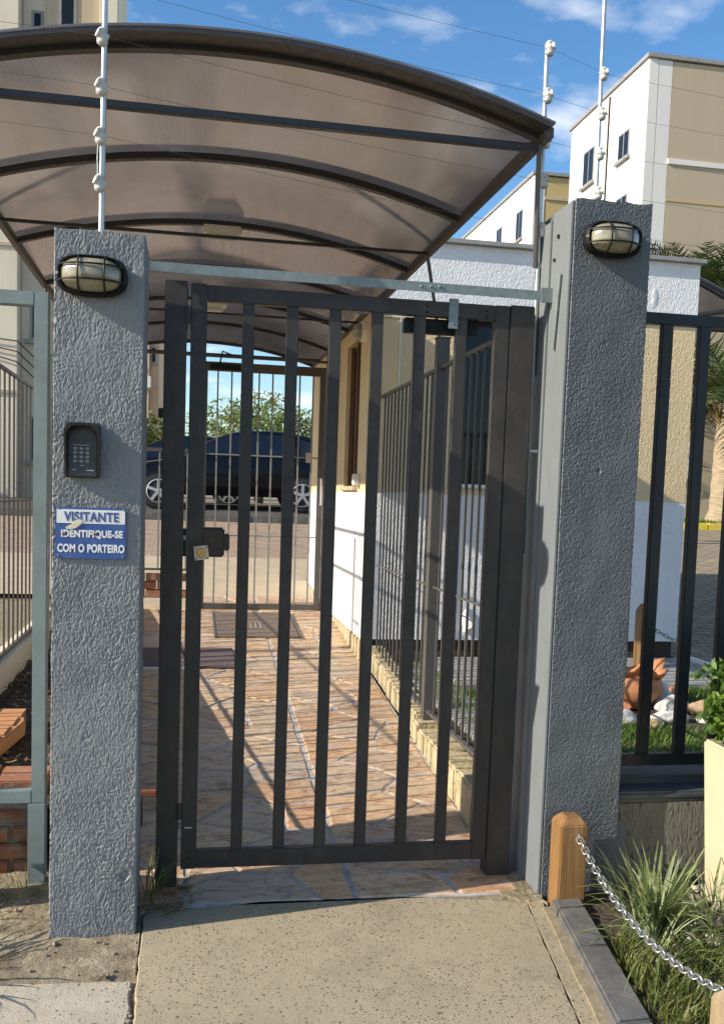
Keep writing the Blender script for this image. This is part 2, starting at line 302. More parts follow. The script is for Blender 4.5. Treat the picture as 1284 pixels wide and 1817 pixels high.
def polycarb():
    t = NT('smoked_polycarbonate')
    w = t.new('ShaderNodeTexWave'); w.bands_direction = 'X'; w.inputs['Scale'].default_value = 30.0; w.inputs['Distortion'].default_value = 0.0
    t.l.new(t.P(), w.inputs[0])
    f = t.noise(1.3, t.P((1.4, .8, 1)), 6, 0.62, 0.8)
    col = t.ramp(f, [(0.3, (0.335, 0.33, 0.33)), (0.7, (0.56, 0.55, 0.545))])
    dirt = t.ramp(t.noise(1.0, t.P((11, 1.1, 6)), 8, 0.74), [(0.46, 0.0), (0.70, 0.35)])
    col = t.mix(dirt, col, (0.25, 0.225, 0.215))
    col = t.mix(t.math('MULTIPLY', w.outputs['Fac'], 0.45), col, (0.22, 0.205, 0.205))
    b = t.new('ShaderNodeBump'); b.inputs['Strength'].default_value = 0.12; b.inputs['Distance'].default_value = 0.001
    t.l.new(w.outputs['Fac'], b.inputs['Height'])
    b2 = t.new('ShaderNodeBump'); b2.inputs['Strength'].default_value = 0.5; b2.inputs['Distance'].default_value = 0.05
    t.l.new(t.noise(1.5, t.P((1, .6, 1)), 1, 0.3), b2.inputs['Height']); t.l.new(b.outputs[0], b2.inputs['Normal'])
    tr = t.new('ShaderNodeBsdfTranslucent'); t.l.new(col, tr.inputs[0])
    tp = t.new('ShaderNodeBsdfTransparent'); t.put(tp.inputs[0], (0.58, 0.52, 0.49))
    gl = t.new('ShaderNodeBsdfGlossy'); gl.inputs['Roughness'].default_value = 0.09; t.put(gl.inputs[0], (0.9, 0.85, 0.8)); t.l.new(b2.outputs[0], gl.inputs['Normal'])
    df = t.new('ShaderNodeBsdfDiffuse'); t.put(df.inputs[0], (0.25, 0.23, 0.225))
    def mx(f, a, b_):
        m = t.new('ShaderNodeMixShader'); t.put(m.inputs[0], f); t.l.new(a, m.inputs[1]); t.l.new(b_, m.inputs[2]); return m.outputs[0]
    s = mx(0.22, tr.outputs[0], df.outputs[0]); s = mx(0.17, s, tp.outputs[0])
    fr = t.new('ShaderNodeFresnel'); fr.inputs[0].default_value = 1.55; t.l.new(b2.outputs[0], fr.inputs['Normal'])
    s = mx(t.math('MINIMUM', t.math('ADD', t.math('MULTIPLY', fr.outputs[0], 1.6), 0.03), 0.6), s, gl.outputs[0])
    t.l.new(s, t.n['Material Output'].inputs[0]); return t.m
M['polycarb'] = polycarb()

def leafmat(name, a, b, c3, trans=0.35, rough=0.5):
    t = NT(name)
    f = t.noise(14, None, 3, 0.6); oi = t.new('ShaderNodeObjectInfo')
    f2 = t.math('ADD', t.math('MULTIPLY', f, 0.8), t.math('MULTIPLY', oi.outputs['Random'], 0.2))
    c = t.ramp(f2, [(0.3, a), (0.5, b), (0.68, c3)])
    t.set(col=c, rough=rough)
    tr = t.new('ShaderNodeBsdfTranslucent'); t.l.new(c, tr.inputs[0])
    m = t.new('ShaderNodeMixShader'); m.inputs[0].default_value = trans
    t.l.new(t.b.outputs[0], m.inputs[1]); t.l.new(tr.outputs[0], m.inputs[2]); t.l.new(m.outputs[0], t.n['Material Output'].inputs[0]); return t.m
M['grass'] = leafmat('lawn_grass', (0.05, 0.10, 0.014), (0.11, 0.19, 0.026), (0.22, 0.27, 0.06))
M['grass_bed'] = leafmat('bed_grass', (0.07, 0.095, 0.02), (0.15, 0.18, 0.04), (0.30, 0.25, 0.09))
M['leaf_tree'] = leafmat('tree_leaves', (0.07, 0.105, 0.02), (0.14, 0.19, 0.04), (0.24, 0.28, 0.08), 0.45)
M['leaf_box'] = leafmat('boxwood_leaves', (0.045, 0.085, 0.010), (0.11, 0.19, 0.02), (0.20, 0.28, 0.04))
M['leaf_palm'] = leafmat('palm_leaves', (0.03, 0.055, 0.012), (0.055, 0.09, 0.018), (0.12, 0.14, 0.04), 0.25)
M['leaf_pale'] = leafmat('pale_striped_leaves', (0.12, 0.165, 0.055), (0.27, 0.32, 0.13), (0.48, 0.49, 0.27), 0.3)
M['leaf_mid'] = leafmat('green_strap_leaves', (0.08, 0.11, 0.03), (0.16, 0.20, 0.06), (0.30, 0.33, 0.13), 0.3)
M['leaf_dry'] = leafmat('dry_leaves', (0.14, 0.08, 0.03), (0.25, 0.16, 0.07), (0.34, 0.25, 0.12), 0.2)

def ground_mat():
    t = NT('dry_ground')
    f = t.noise(0.8, None, 9, 0.7)
    c = t.ramp(f, [(0.3, (0.13, 0.105, 0.065)), (0.5, (0.22, 0.18, 0.115)), (0.7, (0.31, 0.26, 0.175))])
    t.set(col=c, rough=0.95); t.bump(t.noise(14, None, 7, 0.7), 0.8, 0.04); return t.m
M['ground'] = ground_mat()
def paving(name, c1, c2, mortar, scale, rot=0.0, bw=0.5, rh=0.25):
    t = NT(name); b = t.new('ShaderNodeTexBrick'); t.l.new(t.P((1, 1, 1), rot=(0, 0, rot)), b.inputs[0])
    t.put(b.inputs['Color1'], c1); t.put(b.inputs['Color2'], c2); t.put(b.inputs['Mortar'], mortar)
    b.inputs['Scale'].default_value = scale; b.inputs['Mortar Size'].default_value = 0.02; b.inputs['Brick Width'].default_value = bw; b.inputs['Row Height'].default_value = rh
    c = t.mix(0.7, b.outputs[0], t.ramp(t.noise(5, None, 7, 0.7), [(0.3, 0.6), (0.7, 1.3)]), 'MULTIPLY')
    t.set(col=c, rough=0.85)
    h = t.math('SUBTRACT', t.noise(60, None, 4), t.math('MULTIPLY', b.outputs['Fac'], 1.5)); t.bump(h, 0.7, 0.015); return t.m
M['driveway'] = paving('interlocking_driveway_paving', (0.33, 0.265, 0.17), (0.27, 0.215, 0.145), (0.10, 0.08, 0.05), 2.2)
M['cobble'] = paving('reddish_cobbled_road', (0.42, 0.295, 0.20), (0.33, 0.235, 0.165), (0.17, 0.13, 0.09), 4.6)
M['asphalt'] = plain('dark_asphalt', (0.065, 0.055, 0.050), 0.9, var=0.3, vs=8, bump=0.5, bs=60)

# ------------------------------------------------------------ mesh building helpers
class MB:
    def __init__(s): s.v = []; s.f = []
    def add(s, vs, fs):
        k = len(s.v); s.v += [tuple(p) for p in vs]; s.f += [tuple(i+k for i in f) for f in fs]; return s
    def box(s, x0, x1, y0, y1, z0, z1):
        return s.add([(x0, y0, z0), (x1, y0, z0), (x1, y1, z0), (x0, y1, z0), (x0, y0, z1), (x1, y0, z1), (x1, y1, z1), (x0, y1, z1)],
                     [(3, 2, 1, 0), (4, 5, 6, 7), (0, 1, 5, 4), (1, 2, 6, 5), (2, 3, 7, 6), (3, 0, 4, 7)])
    def beam(s, p, q, w, h, up=(0, 0, 1)):
        p, q, up = Vector(p), Vector(q), Vector(up); d = (q-p).normalized(); a = d.cross(up).normalized()*w/2; b = a.cross(d).normalized()*h/2
        return s.add([p-a-b, p+a-b, p+a+b, p-a+b, q-a-b, q+a-b, q+a+b, q-a+b], [(3, 2, 1, 0), (4, 5, 6, 7), (0, 1, 5, 4), (1, 2, 6, 5), (2, 3, 7, 6), (3, 0, 4, 7)])
    def tube(s, pts, r, n=8, closed=False):
        pts = [Vector(p) for p in pts]; L = len(pts); rs = r if isinstance(r, (list, tuple)) else [r]*L
        ref = None; vs = []
        for i, p in enumerate(pts):
            a = pts[(i-1) % L] if (closed or i) else p; b = pts[(i+1) % L] if (closed or i < L-1) else p
            d = (b-a).normalized()
            if ref is None: ref = Vector((0, 0, 1)) if abs(d.z) < 0.9 else Vector((1, 0, 0))
            u = (ref-d*ref.dot(d)).normalized(); ref = u; w = d.cross(u)
            vs += [p+(u*math.cos(t)+w*math.sin(t))*rs[i] for t in [2*math.pi*k/n for k in range(n)]]
        fs = []
        for i in range(L if closed else L-1):
            j = (i+1) % L
            fs += [(i*n+k, i*n+(k+1) % n, j*n+(k+1) % n, j*n+k) for k in range(n)]
        if not closed: fs += [tuple(range(n-1, -1, -1)), tuple((L-1)*n+k for k in range(n))]
        return s.add(vs, fs)
    def prism(s, poly, f0, f1):
        """poly of 2d points, f0/f1 map a 2d point to 3d at the two ends"""
        n = len(poly)
        return s.add([f0(*p) for p in poly]+[f1(*p) for p in poly], [tuple(range(n-1, -1, -1)), tuple(range(n, 2*n))]+[(i, (i+1) % n, n+(i+1) % n, n+i) for i in range(n)])
    def lathe(s, prof, c, n=24, axis='Z', sx=1, sy=1):
        c = Vector(c); vs = []
        for (r, h) in prof:
            for k in range(n):
                t = 2*math.pi*k/n; a, b = r*math.cos(t)*sx, r*math.sin(t)*sy
                vs.append(c+Vector((a, b, h) if axis == 'Z' else (a, h, b) if axis == 'Y' else (h, a, b)))
        m = len(prof); fs = [(i*n+k, i*n+(k+1) % n, (i+1)*n+(k+1) % n, (i+1)*n+k) for i in range(m-1) for k in range(n)]
        fs += [tuple(range(n-1, -1, -1)), tuple((m-1)*n+k for k in range(n))]
        return s.add(vs, fs)
    def build(s, name, mat, parent=None, bevel=0.0, smooth=False, fix=True, seg=2):
        org = origin(parent)
        me = bpy.data.meshes.new(name); me.from_pydata([(x-org.x, y-org.y, z-org.z) for x, y, z in s.v], [], s.f)
        if fix or bevel:
            bm = bmesh.new(); bm.from_mesh(me)
            bmesh.ops.recalc_face_normals(bm, faces=bm.faces)
            if bevel: bmesh.ops.bevel(bm, geom=[e for e in bm.edges if e.is_manifold and e.calc_face_angle(0) > 0.4], offset=bevel, segments=seg, affect='EDGES', clamp_overlap=True)
            bm.to_mesh(me); bm.free()
        if smooth:
            me.polygons.foreach_set('use_smooth', [True]*len(me.polygons))
            if smooth != 'all':
                try: me.set_sharp_from_angle(angle=rad(38))
                except Exception: pass
        me.materials.append(M[mat] if isinstance(mat, str) else mat)
        o = bpy.data.objects.new(name, me); COL.objects.link(o)
        if parent: o.parent = parent
        return o
def origin(p):
    v = Vector((0, 0, 0))
    while p: v += p.location; p = p.parent
    return v
def tag(o, label=None, cat=None, group=None, kind=None):
    if label: o['label'] = label
    if cat: o['category'] = cat
    if group: o['group'] = group
    if kind: o['kind'] = kind
    return o
def thing(name, loc, label, cat, group=None):
    o = bpy.data.objects.new(name, None); COL.objects.link(o); o.location = loc; o.empty_display_size = 0.1
    return tag(o, label, cat, group, 'thing')
def clone(o, off, parent=None):
    c = o.copy(); COL.objects.link(c); c.location = o.location+Vector(off)
    if parent: c.parent = parent
    return c
def copy_tree(o, parent=None, off=(0, 0, 0)):
    c = o.copy(); COL.objects.link(c); c.parent = parent; c.location = o.location+Vector(off)
    for ch in list(o.children): copy_tree(ch, c)
    return c
def bx(name, mat, parent, *b, bevel=0.003, **k): return MB().box(*b).build(name, mat, parent, bevel=bevel, **k)
def raw(name, V, F, mat, parent=None, smooth=False):
    """fast numpy mesh, faces all of one size"""
    org = origin(parent); V = np.asarray(V, dtype=np.float32)-np.array(org, dtype=np.float32); F = np.asarray(F, dtype=np.int32)
    me = bpy.data.meshes.new(name); k = F.shape[1]
    me.vertices.add(len(V)); me.vertices.foreach_set('co', V.ravel())
    me.loops.add(F.size); me.loops.foreach_set('vertex_index', F.ravel())
    me.polygons.add(len(F)); me.polygons.foreach_set('loop_start', np.arange(0, F.size, k, dtype=np.int32))
    me.update(calc_edges=True); me.validate()
    if smooth: me.polygons.foreach_set('use_smooth', [True]*len(me.polygons))
    me.materials.append(M[mat]); o = bpy.data.objects.new(name, me); COL.objects.link(o)
    if parent: o.parent = parent
    return o
def text(name, body, size, mat, parent, loc, bold=0.0, width=None, ext=0.0006, space=1.0, height=None):
    cu = bpy.data.curves.new(name, 'FONT'); cu.body = body; cu.size = size; cu.align_x = 'CENTER'; cu.align_y = 'CENTER'
    cu.extrude = ext; cu.offset = bold; cu.space_character = space
    o = bpy.data.objects.new(name, cu); COL.objects.link(o)
    bpy.context.view_layer.update()
    dg = bpy.context.evaluated_depsgraph_get(); me = bpy.data.meshes.new_from_object(o.evaluated_get(dg))
    bpy.data.objects.remove(o); me.materials.clear(); me.materials.append(M[mat])
    co = np.empty(len(me.vertices)*3); me.vertices.foreach_get('co', co); co = co.reshape(-1, 3)
    co[:, 0] -= (co[:, 0].min()+co[:, 0].max())/2; co[:, 1] -= (co[:, 1].min()+co[:, 1].max())/2
    k = width/(co[:, 0].max()-co[:, 0].min()) if width else 1
    kh = height/(co[:, 1].max()-co[:, 1].min()) if height else 1
    out = np.stack([co[:, 0]*k, -co[:, 2], co[:, 1]*kh], 1); me.vertices.foreach_set('co', out.ravel()); me.update()
    o = bpy.data.objects.new(name, me); COL.objects.link(o); o.parent = parent; o.location = Vector(loc)-origin(parent)
    return o

def zr(y): return max(0.0, 0.092*(min(y, 18.0)-4.0))
def nz(x, y, z, s): return noise.noise((x*s, y*s, z*s))

# ------------------------------------------------------------ ground, paving
ys = [-40, 0, 2, 3.9, 4.0, 6, 8, 10, 12, 14, 16, 18, 19, 40, 200, 1500]; xs = [-1500, -60, -10, -3, 0, 3, 10, 60, 1500]
g = MB(); g.add([(x, y, zr(y)-0.06) for y in ys for x in xs], [(j*9+i, j*9+i+1, j*9+i+10, j*9+i+9) for j in range(len(ys)-1) for i in range(8)])
tag(g.build('ground', 'ground'), kind='structure')

def slab(name, poly, z0, z1, mat, parent, jit=0.004, step=0.04, cham=0.006, zf=None):
    """flat slab with a slightly ragged, chamfered outline"""
    pts = []
    for i, (x, y) in enumerate(poly):
        X, Y = poly[(i+1) % len(poly)]; L = math.hypot(X-x, Y-y); n = max(1, int(L/step))
        for k in range(n):
            t = k/n; pts.append((x+(X-x)*t+(random.uniform(-jit, jit) if k else 0), y+(Y-y)*t+(random.uniform(-jit, jit) if k else 0)))
    cx = sum(p[0] for p in pts)/len(pts); cy = sum(p[1] for p in pts)/len(pts); n = len(pts)
    def ins(p):
        d = Vector((cx-p[0], cy-p[1])); L = d.length; d = d/L*min(cham*1.3, L*.3); return (p[0]+d.x, p[1]+d.y)
    b = MB(); zf = zf or (lambda y: 0.0)
    vs = [(x, y, z0+zf(y)) for x, y in pts]+[(x, y, z1-cham+zf(y)) for x, y in pts]+[(*ins(p), z1+zf(p[1])) for p in pts]
    fs = [(i, (i+1) % n, n+(i+1) % n, n+i) for i in range(n)]+[(n+i, n+(i+1) % n, 2*n+(i+1) % n, 2*n+i) for i in range(n)]+[tuple(range(2*n, 3*n)), tuple(range(n-1, -1, -1))]
    b.add(vs, fs); return b.build(name, mat, parent)

pav = bpy.data.objects.new('pavement', None); COL.objects.link(pav); tag(pav, kind='structure')
slab('concrete_slab', [(-0.128, 0.6), (0.83, 0.6), (1.285, 3.36), (0.9, 3.455), (0.3, 3.47), (-0.128, 3.40)], -0.06, 0.0, 'concrete', pav)
slab('concrete_slab', [(-2.6, 0.6), (-0.142, 0.6), (-0.142, 2.93), (-0.6, 2.96), (-2.6, 2.92)], -0.06, -0.004, 'concrete_l', pav, jit=0.006)
slab('concrete_strip', [(0.833, 0.6), (0.905, 0.6), (1.322, 3.20), (1.345, 3.36), (1.287, 3.36)], -0.06, 0.001, 'concrete', pav, jit=.002, cham=.003)
# dirt patch left of the gate, uneven
N = 90
X, Y = np.meshgrid(np.linspace(-2.6, -0.135, N), np.linspace(2.90, 4.05, 60))
Z = np.array([0.008*nz(a, b, 0, 5)+0.009*nz(a, b, 3, 17)+0.007*nz(a, b, 7, 45) for a, b in zip(X.ravel(), Y.ravel())])-0.004
Z -= np.clip((2.98-Y.ravel())/0.06, 0, 1)*0.03
F = [(j*N+i, j*N+i+1, (j+1)*N+i+1, (j+1)*N+i) for j in range(59) for i in range(N-1)]
tag(raw('dirt_strip', np.stack([X.ravel(), Y.ravel(), Z], 1), F, 'dirt', smooth=True), kind='structure')
tag(slab('joint_dirt', [(-0.16, 0.6), (-0.112, 0.6), (-0.112, 3.42), (-0.16, 3.42)], -0.06, -0.014, 'dirt', None, jit=.003), kind='structure')
tag(slab('joint_dirt', [(-0.13, 3.39), (0.9, 3.43), (1.26, 3.36), (1.28, 3.48), (0.3, 3.50), (-0.13, 3.49)], -0.06, -0.004, 'dirt', None, jit=.006), kind='structure')
# dirt wedge under gate posts and beside the right pillar
tag(slab('soil_patch', [(-0.14, 3.40), (0.02, 3.42), (0.02, 3.62), (-0.16, 3.62)], -0.05, 0.006, 'dirt', None, jit=0.012, step=0.02), kind='structure')
tag(slab('soil_patch', [(1.20, 3.40), (1.36, 3.34), (1.36, 3.75), (1.20, 3.70)], -0.05, 0.005, 'dirt', None, jit=0.012, step=0.02), kind='structure')

# walkway of flagstones on a gentle ramp
walk = MB()
yy = [3.44, 4.0, 5, 6, 7, 8, 9, 9.45]
walk.add([(x, y, zr(y)+0.0 if k == 0 else zr(y)-0.05) for k in (0, 1) for y in yy for x in (-0.46, 1.30)],
         [(2*i, 2*i+1, 2*i+3, 2*i+2) for i in range(7)]+[(0, 16, 17, 1)])
walkway = tag(walk.build('walkway', 'grout'), kind='structure')
def clip(poly, a, b, c):
    out = []
    for i in range(len(poly)):
        p, q = poly[i], poly[(i+1) % len(poly)]; dp, dq = a*p[0]+b*p[1]-c, a*q[0]+b*q[1]-c
        if dp <= 0: out.append(p)
        if (dp < 0 < dq) or (dq < 0 < dp):
            t = dp/(dp-dq); out.append((p[0]+(q[0]-p[0])*t, p[1]+(q[1]-p[1])*t))
    return out
def voronoi_cells(x0, x1, y0, y1, n, aspect, rg):
    pts = []
    while len(pts) < n:
        best, bd = None, -1
        for _ in range(12):
            c = (rg.uniform(x0, x1), rg.uniform(y0, y1))
            d = min([(c[0]-p[0])**2+((c[1]-p[1])*aspect)**2 for p in pts] or [9])
            if d > bd: best, bd = c, d
        pts.append(best)
    cells = []
    for i, p in enumerate(pts):
        poly = [(x0, y0), (x1, y0), (x1, y1), (x0, y1)]
        for j, q in enumerate(pts):
            if i == j: continue
            dx, dy = q[0]-p[0], (q[1]-p[1])*aspect*aspect
            c = dx*(p[0]+q[0])/2+dy*(p[1]+q[1])/2
            poly = clip(poly, dx, dy, c)
            if len(poly) < 3: break
        if len(poly) >= 3: cells.append(poly)
    return cells
rg = random.Random(11); n_st = 0
for (x0, x1, n) in ((-0.46, 0.015, 26), (0.02, 0.647, 38), (0.652, 1.295, 38)):
    for poly in voronoi_cells(x0, x1, 3.45, 9.42, n, 1.25, rg):
        cx = sum(p[0] for p in poly)/len(poly); cy = sum(p[1] for p in poly)/len(poly)
        P = []
        for i, p in enumerate(poly):
            q = poly[(i+1) % len(poly)]; L = math.hypot(q[0]-p[0], q[1]-p[1]); m = max(1, int(L/0.06))
            for k in range(m):
                t = k/m; P.append([p[0]+(q[0]-p[0])*t, p[1]+(q[1]-p[1])*t])
        Q = []
        for p in P:
            p = (p[0]+.022*noise.noise((p[0]*5, p[1]*7, 3.3))*min(1, (p[0]-x0)*14, (x1-p[0])*14), p[1]+.026*noise.noise((p[0]*6, p[1]*6, 8.8))*min(1, abs(p[1]-3.45)*8))
            d = Vector((cx-p[0], cy-p[1])); L = d.length; ins = 0.0085+0.0045*noise.noise((p[0]*18, p[1]*18, 1.0))
            d = d/L*min(ins*1.25, L*.4); Q.append((p[0]+d.x, p[1]+d.y))
        n = len(Q); b = MB(); h = 0.0055+rg.uniform(-.001, .0015); tx, ty = rg.uniform(-.004, .004), rg.uniform(-.004, .004)
        def top(p, dz, k):
            x, y = p[0]+(cx-p[0])*k, p[1]+(cy-p[1])*k
            return (x, y, zr(y)+h+dz+tx*(x-cx)+ty*(y-cy))
        b.add([(x, y, zr(y)-0.004) for x, y in Q]+[top(p, -0.005, 0) for p in Q]+[top(p, 0, .06) for p in Q],
              [(i, (i+1) % n, n+(i+1) % n, n+i) for i in range(n)]+[(n+i, n+(i+1) % n, 2*n+(i+1) % n, 2*n+i) for i in range(n)]+[tuple(range(2*n, 3*n))])
        b.build('flagstone', 'flagstone', walkway); n_st += 1

# courtyard behind the far gate: pale concrete, cobbled road, kerb, asphalt
def ramp_sheet(name, mat, x0, x1, y0, y1, dz, n=6):
    b = MB(); Yv = [y0+(y1-y0)*i/n for i in range(n+1)]
    b.add([(x, y, zr(y)+dz) for y in Yv for x in (x0, x1)], [(2*i, 2*i+1, 2*i+3, 2*i+2) for i in range(n)])
    return tag(b.build(name, mat), kind='structure')
ramp_sheet('courtyard_paving', 'concrete_far', -4, 1.28, 9.45, 11.9, -0.01)
ramp_sheet('courtyard_paving', 'concrete_far', 1.28, 3.9, 10.5, 11.9, -0.01)
ramp_sheet('cobbled_road', 'cobble', -14, 5.4, 11.9, 15.5, -0.014)
ramp_sheet('asphalt_strip', 'asphalt', -20, 6.4, 15.7, 21.5, -0.012)
ramp_sheet('driveway', 'driveway', 3.92, 12.0, 5.2, 16.35, -0.012, 12)
b = MB()
for i in range(12):
    x0 = -9+i*1.25; b.box(x0, x0+1.235, 15.52, 15.68, zr(15.6)-.05, zr(15.6)+.09)
b.build('kerb', 'kerb', None, bevel=0.01)['kind'] = 'structure'

# ------------------------------------------------------------ raised gardens
def soil_bed(name, x0, x1, y0, y1, zf, amp=0.02, nx=60, ny=60, mat='soil'):
    X, Y = np.meshgrid(np.linspace(x0, x1, nx), np.linspace(y0, y1, ny))
    Z = np.array([zf(b)+amp*nz(a, b, 1, 6)+amp*.6*nz(a, b, 4, 25) for a, b in zip(X.ravel(), Y.ravel())])
    V = np.stack([X.ravel(), Y.ravel(), Z], 1); F = [(j*nx+i, j*nx+i+1, (j+1)*nx+i+1, (j+1)*nx+i) for j in range(ny-1) for i in range(nx-1)]
    return tag(raw(name, V, F, mat, smooth=True), kind='structure')
soil_bed('garden_soil', 1.42, 3.88, 3.74, 7.1, lambda y: 0.27)
soil_bed('garden_soil', -3.0, -0.52, 3.93, 8.8, lambda y: 0.22+0.01*(y-3.9), 0.03, 110, 110)
nb = 80
X, Y = np.meshgrid(np.linspace(0, 1, nb), np.linspace(0.6, 3.56, nb)); X0 = 1.318+0.16*(Y-3.22)+0.13; X = X0+(4.2-X0)*X
Z = np.array([0.015+0.02*nz(a, b, 1, 6)+0.012*nz(a, b, 4, 25) for a, b in zip(X.ravel(), Y.ravel())])
tag(raw('bed_soil', np.stack([X.ravel(), Y.ravel(), Z], 1), [(j*nb+i, j*nb+i+1, (j+1)*nb+i+1, (j+1)*nb+i) for j in range(nb-1) for i in range(nb-1)], 'soil', smooth=True), kind='structure')

def blades(name, mat, pts, hmin, hmax, w, lean, parent=None, seg=2):
    n = len(pts); P = np.array(pts); h = RNG.uniform(hmin, hmax, n); a = RNG.uniform(0, 2*np.pi, n); l = RNG.uniform(0.1, lean, n)*h
    d = np.stack([np.cos(a), np.sin(a), np.zeros(n)], 1); s = np.stack([-np.sin(a+.6), np.cos(a+.6), np.zeros(n)], 1)*w/2*RNG.uniform(.6, 1.3, n)[:, None]
    up_ = np.array([0, 0, 1.0])
    b0 = P-s; b1 = P+s; m = P+d*(l*.35)[:, None]+up_*(h*.6)[:, None]; m0 = m-s*.8; m1 = m+s*.8; t = P+d*l[:, None]+up_*(h*(1-.15*l/h))[:, None]
    V = np.stack([b0, b1, m1, m0, t], 1).reshape(-1, 3); k = np.arange(n)[:, None]*5
    F = np.concatenate([k+np.array([[0, 1, 2]]), k+np.array([[0, 2, 3]]), k+np.array([[3, 2, 4]])], 0)
    return raw(name, V, F, mat, parent)
def scatter(x0, x1, y0, y1, n, z, keep=None):
    out = []
    while len(out) < n:
        x, y = random.uniform(x0, x1), random.uniform(y0, y1)
        if keep is None or keep(x, y): out.append((x, y, z))
    return out
def lawn_ok(x, y):
    if (x-2.62)**2+(y-5.35)**2 < 0.16: return False
    if 2.1 < x < 3.2 and 4.95 < y < 5.35 and noise.noise((x*4, y*4, 0)) > -0.1: return False
    if y > 6.35 and x > 1.9: return False
    return noise.noise((x*3, y*3, 2.2)) > -0.42
tag(blades('grass', 'grass', scatter(1.52, 3.86, 3.80, 6.9, 26000, 0.255, lawn_ok), 0.035, 0.085, 0.0065, 0.9), 'green lawn grass growing in the garden behind the right fence', kind='stuff')
def bed_ok(x, y): return x > 1.42+0.16*(y-2.9) and (x-1.52)+(3.35-y)*.5 > 0.12 and noise.noise((x*5, y*5, 9.2)) > -0.3
tag(blades('grass', 'grass_bed', scatter(1.28, 2.6, 1.6, 3.0, 9000, 0.0, bed_ok), 0.05, 0.13, 0.006, 1.1), 'mixed green and yellowing grass in the front planting bed', kind='stuff')

# ------------------------------------------------------------ gate pillars (real relief in the stucco)
def relief(u, v, seed, amp, vf=48):
    """worm-like trowelled ridges, drawn out vertically"""
    wx = noise.noise((u*26, v*14, seed))*0.9
    a = noise.noise((u*195+wx*2.6, v*vf+wx*1.6, seed+3.3)); b = noise.noise((u*240, v*150+2*wx, seed+8.1))
    r = 1-abs(a)*2.2; amp *= .85+.55*noise.noise((u*4, v*2.2, seed+11))
    ex = 0.0
    if vf > 90:
        if abs(v-.553-.012*noise.noise((u*7, 0, 5)))<.0035 and u > 6.12: ex = -.0035
    g_ = noise.noise((u*15, v*15, seed+21))
    if g_ > .68: ex -= .006*min(1, (g_-.68)*12)
    return ex+amp*(0.75*max(-.4, r)+0.35*b+0.5*noise.noise((u*11, v*8, seed+5)))
def stucco_block(name, x0, x1, y0, y1, z0, z1, seed, amp, mat, parent, fine=(True, True, False, False), step=0.0020, ragged=0.005, vf=60):
    """a closed column; fine = front, right, back, left faces get the fine grid"""
    per = []   # (x,y,nx,ny,u)
    def side(ax, ay, bx_, by, nx, ny, f, st):
        L = math.hypot(bx_-ax, by-ay); n = max(1, int(L/(st if f else 0.06)))
        for k in range(n):
            t = k/n; per.append((ax+(bx_-ax)*t, ay+(by-ay)*t, nx, ny, f))
    side(x0, y0, x1, y0, 0, -1, fine[0], step); side(x1, y0, x1, y1, 1, 0, fine[1], step*1.8)
    side(x1, y1, x0, y1, 0, 1, fine[2], step); side(x0, y1, x0, y0, -1, 0, fine[3], step*1.5)
    m = len(per); nzv = int((z1-z0)/(step*1.15)); V = np.empty((m*(nzv+1), 3), dtype=np.float32); k = 0
    for j in range(nzv+1):
        z = z0+(z1-z0)*j/nzv
        for (x, y, nx, ny, f) in per:
            h = relief(x+y*1.3, z, seed, amp, vf) if f else 0.0
            w = ragged*noise.noise((x*9, y*9, z*9))*.5
            V[k] = (x+nx*(h+w), y+ny*(h+w), z); k += 1
    V[-m:, 2] += np.array([0.006*noise.noise((p[0]*25, p[1]*25, seed)) for p in per])
    jj, ii = np.meshgrid(np.arange(nzv), np.arange(m), indexing='ij'); i2 = (ii+1) % m
    F = np.stack([jj*m+ii, jj*m+i2, (jj+1)*m+i2, (jj+1)*m+ii], -1).reshape(-1, 4)
    o = raw(name, V, F, mat, parent, smooth=True)
    cap = MB(); top = [tuple(V[nzv*m+i]) for i in range(m)]; cx, cy = (x0+x1)/2, (y0+y1)/2
    cap.add(top+[(cx, cy, z1+0.004)], [(i, (i+1) % m, m) for i in range(m)]); cap.build('pillar_top', mat, parent)
    return o
pl = thing('gate_pillar', (-0.29, 3.42, 0), 'blue grey rough stucco pillar left of the gate, carrying keypad and blue sign', 'pillar', 'stucco pillars either side of the gate')
stucco_block('stucco_shaft', -0.430, -0.153, 3.25, 3.56, -0.03, 2.315, 1.7, 0.0036, 'pillar_a', pl, fine=(True, True, False, True))
pr = thing('gate_pillar', (1.5, 3.6, 0), 'taller dark grey stucco pillar right of the gate, with a smooth pale left side', 'pillar', 'stucco pillars either side of the gate')
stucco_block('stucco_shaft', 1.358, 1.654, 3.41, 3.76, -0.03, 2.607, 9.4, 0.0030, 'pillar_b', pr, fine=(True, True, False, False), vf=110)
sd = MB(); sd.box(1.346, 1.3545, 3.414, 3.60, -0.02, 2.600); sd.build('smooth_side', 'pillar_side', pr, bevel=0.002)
sd = MB(); sd.box(1.340, 1.3545, 3.603, 3.76, -0.02, 2.575); sd.build('smooth_side', 'pillar_side', pr, bevel=0.002)
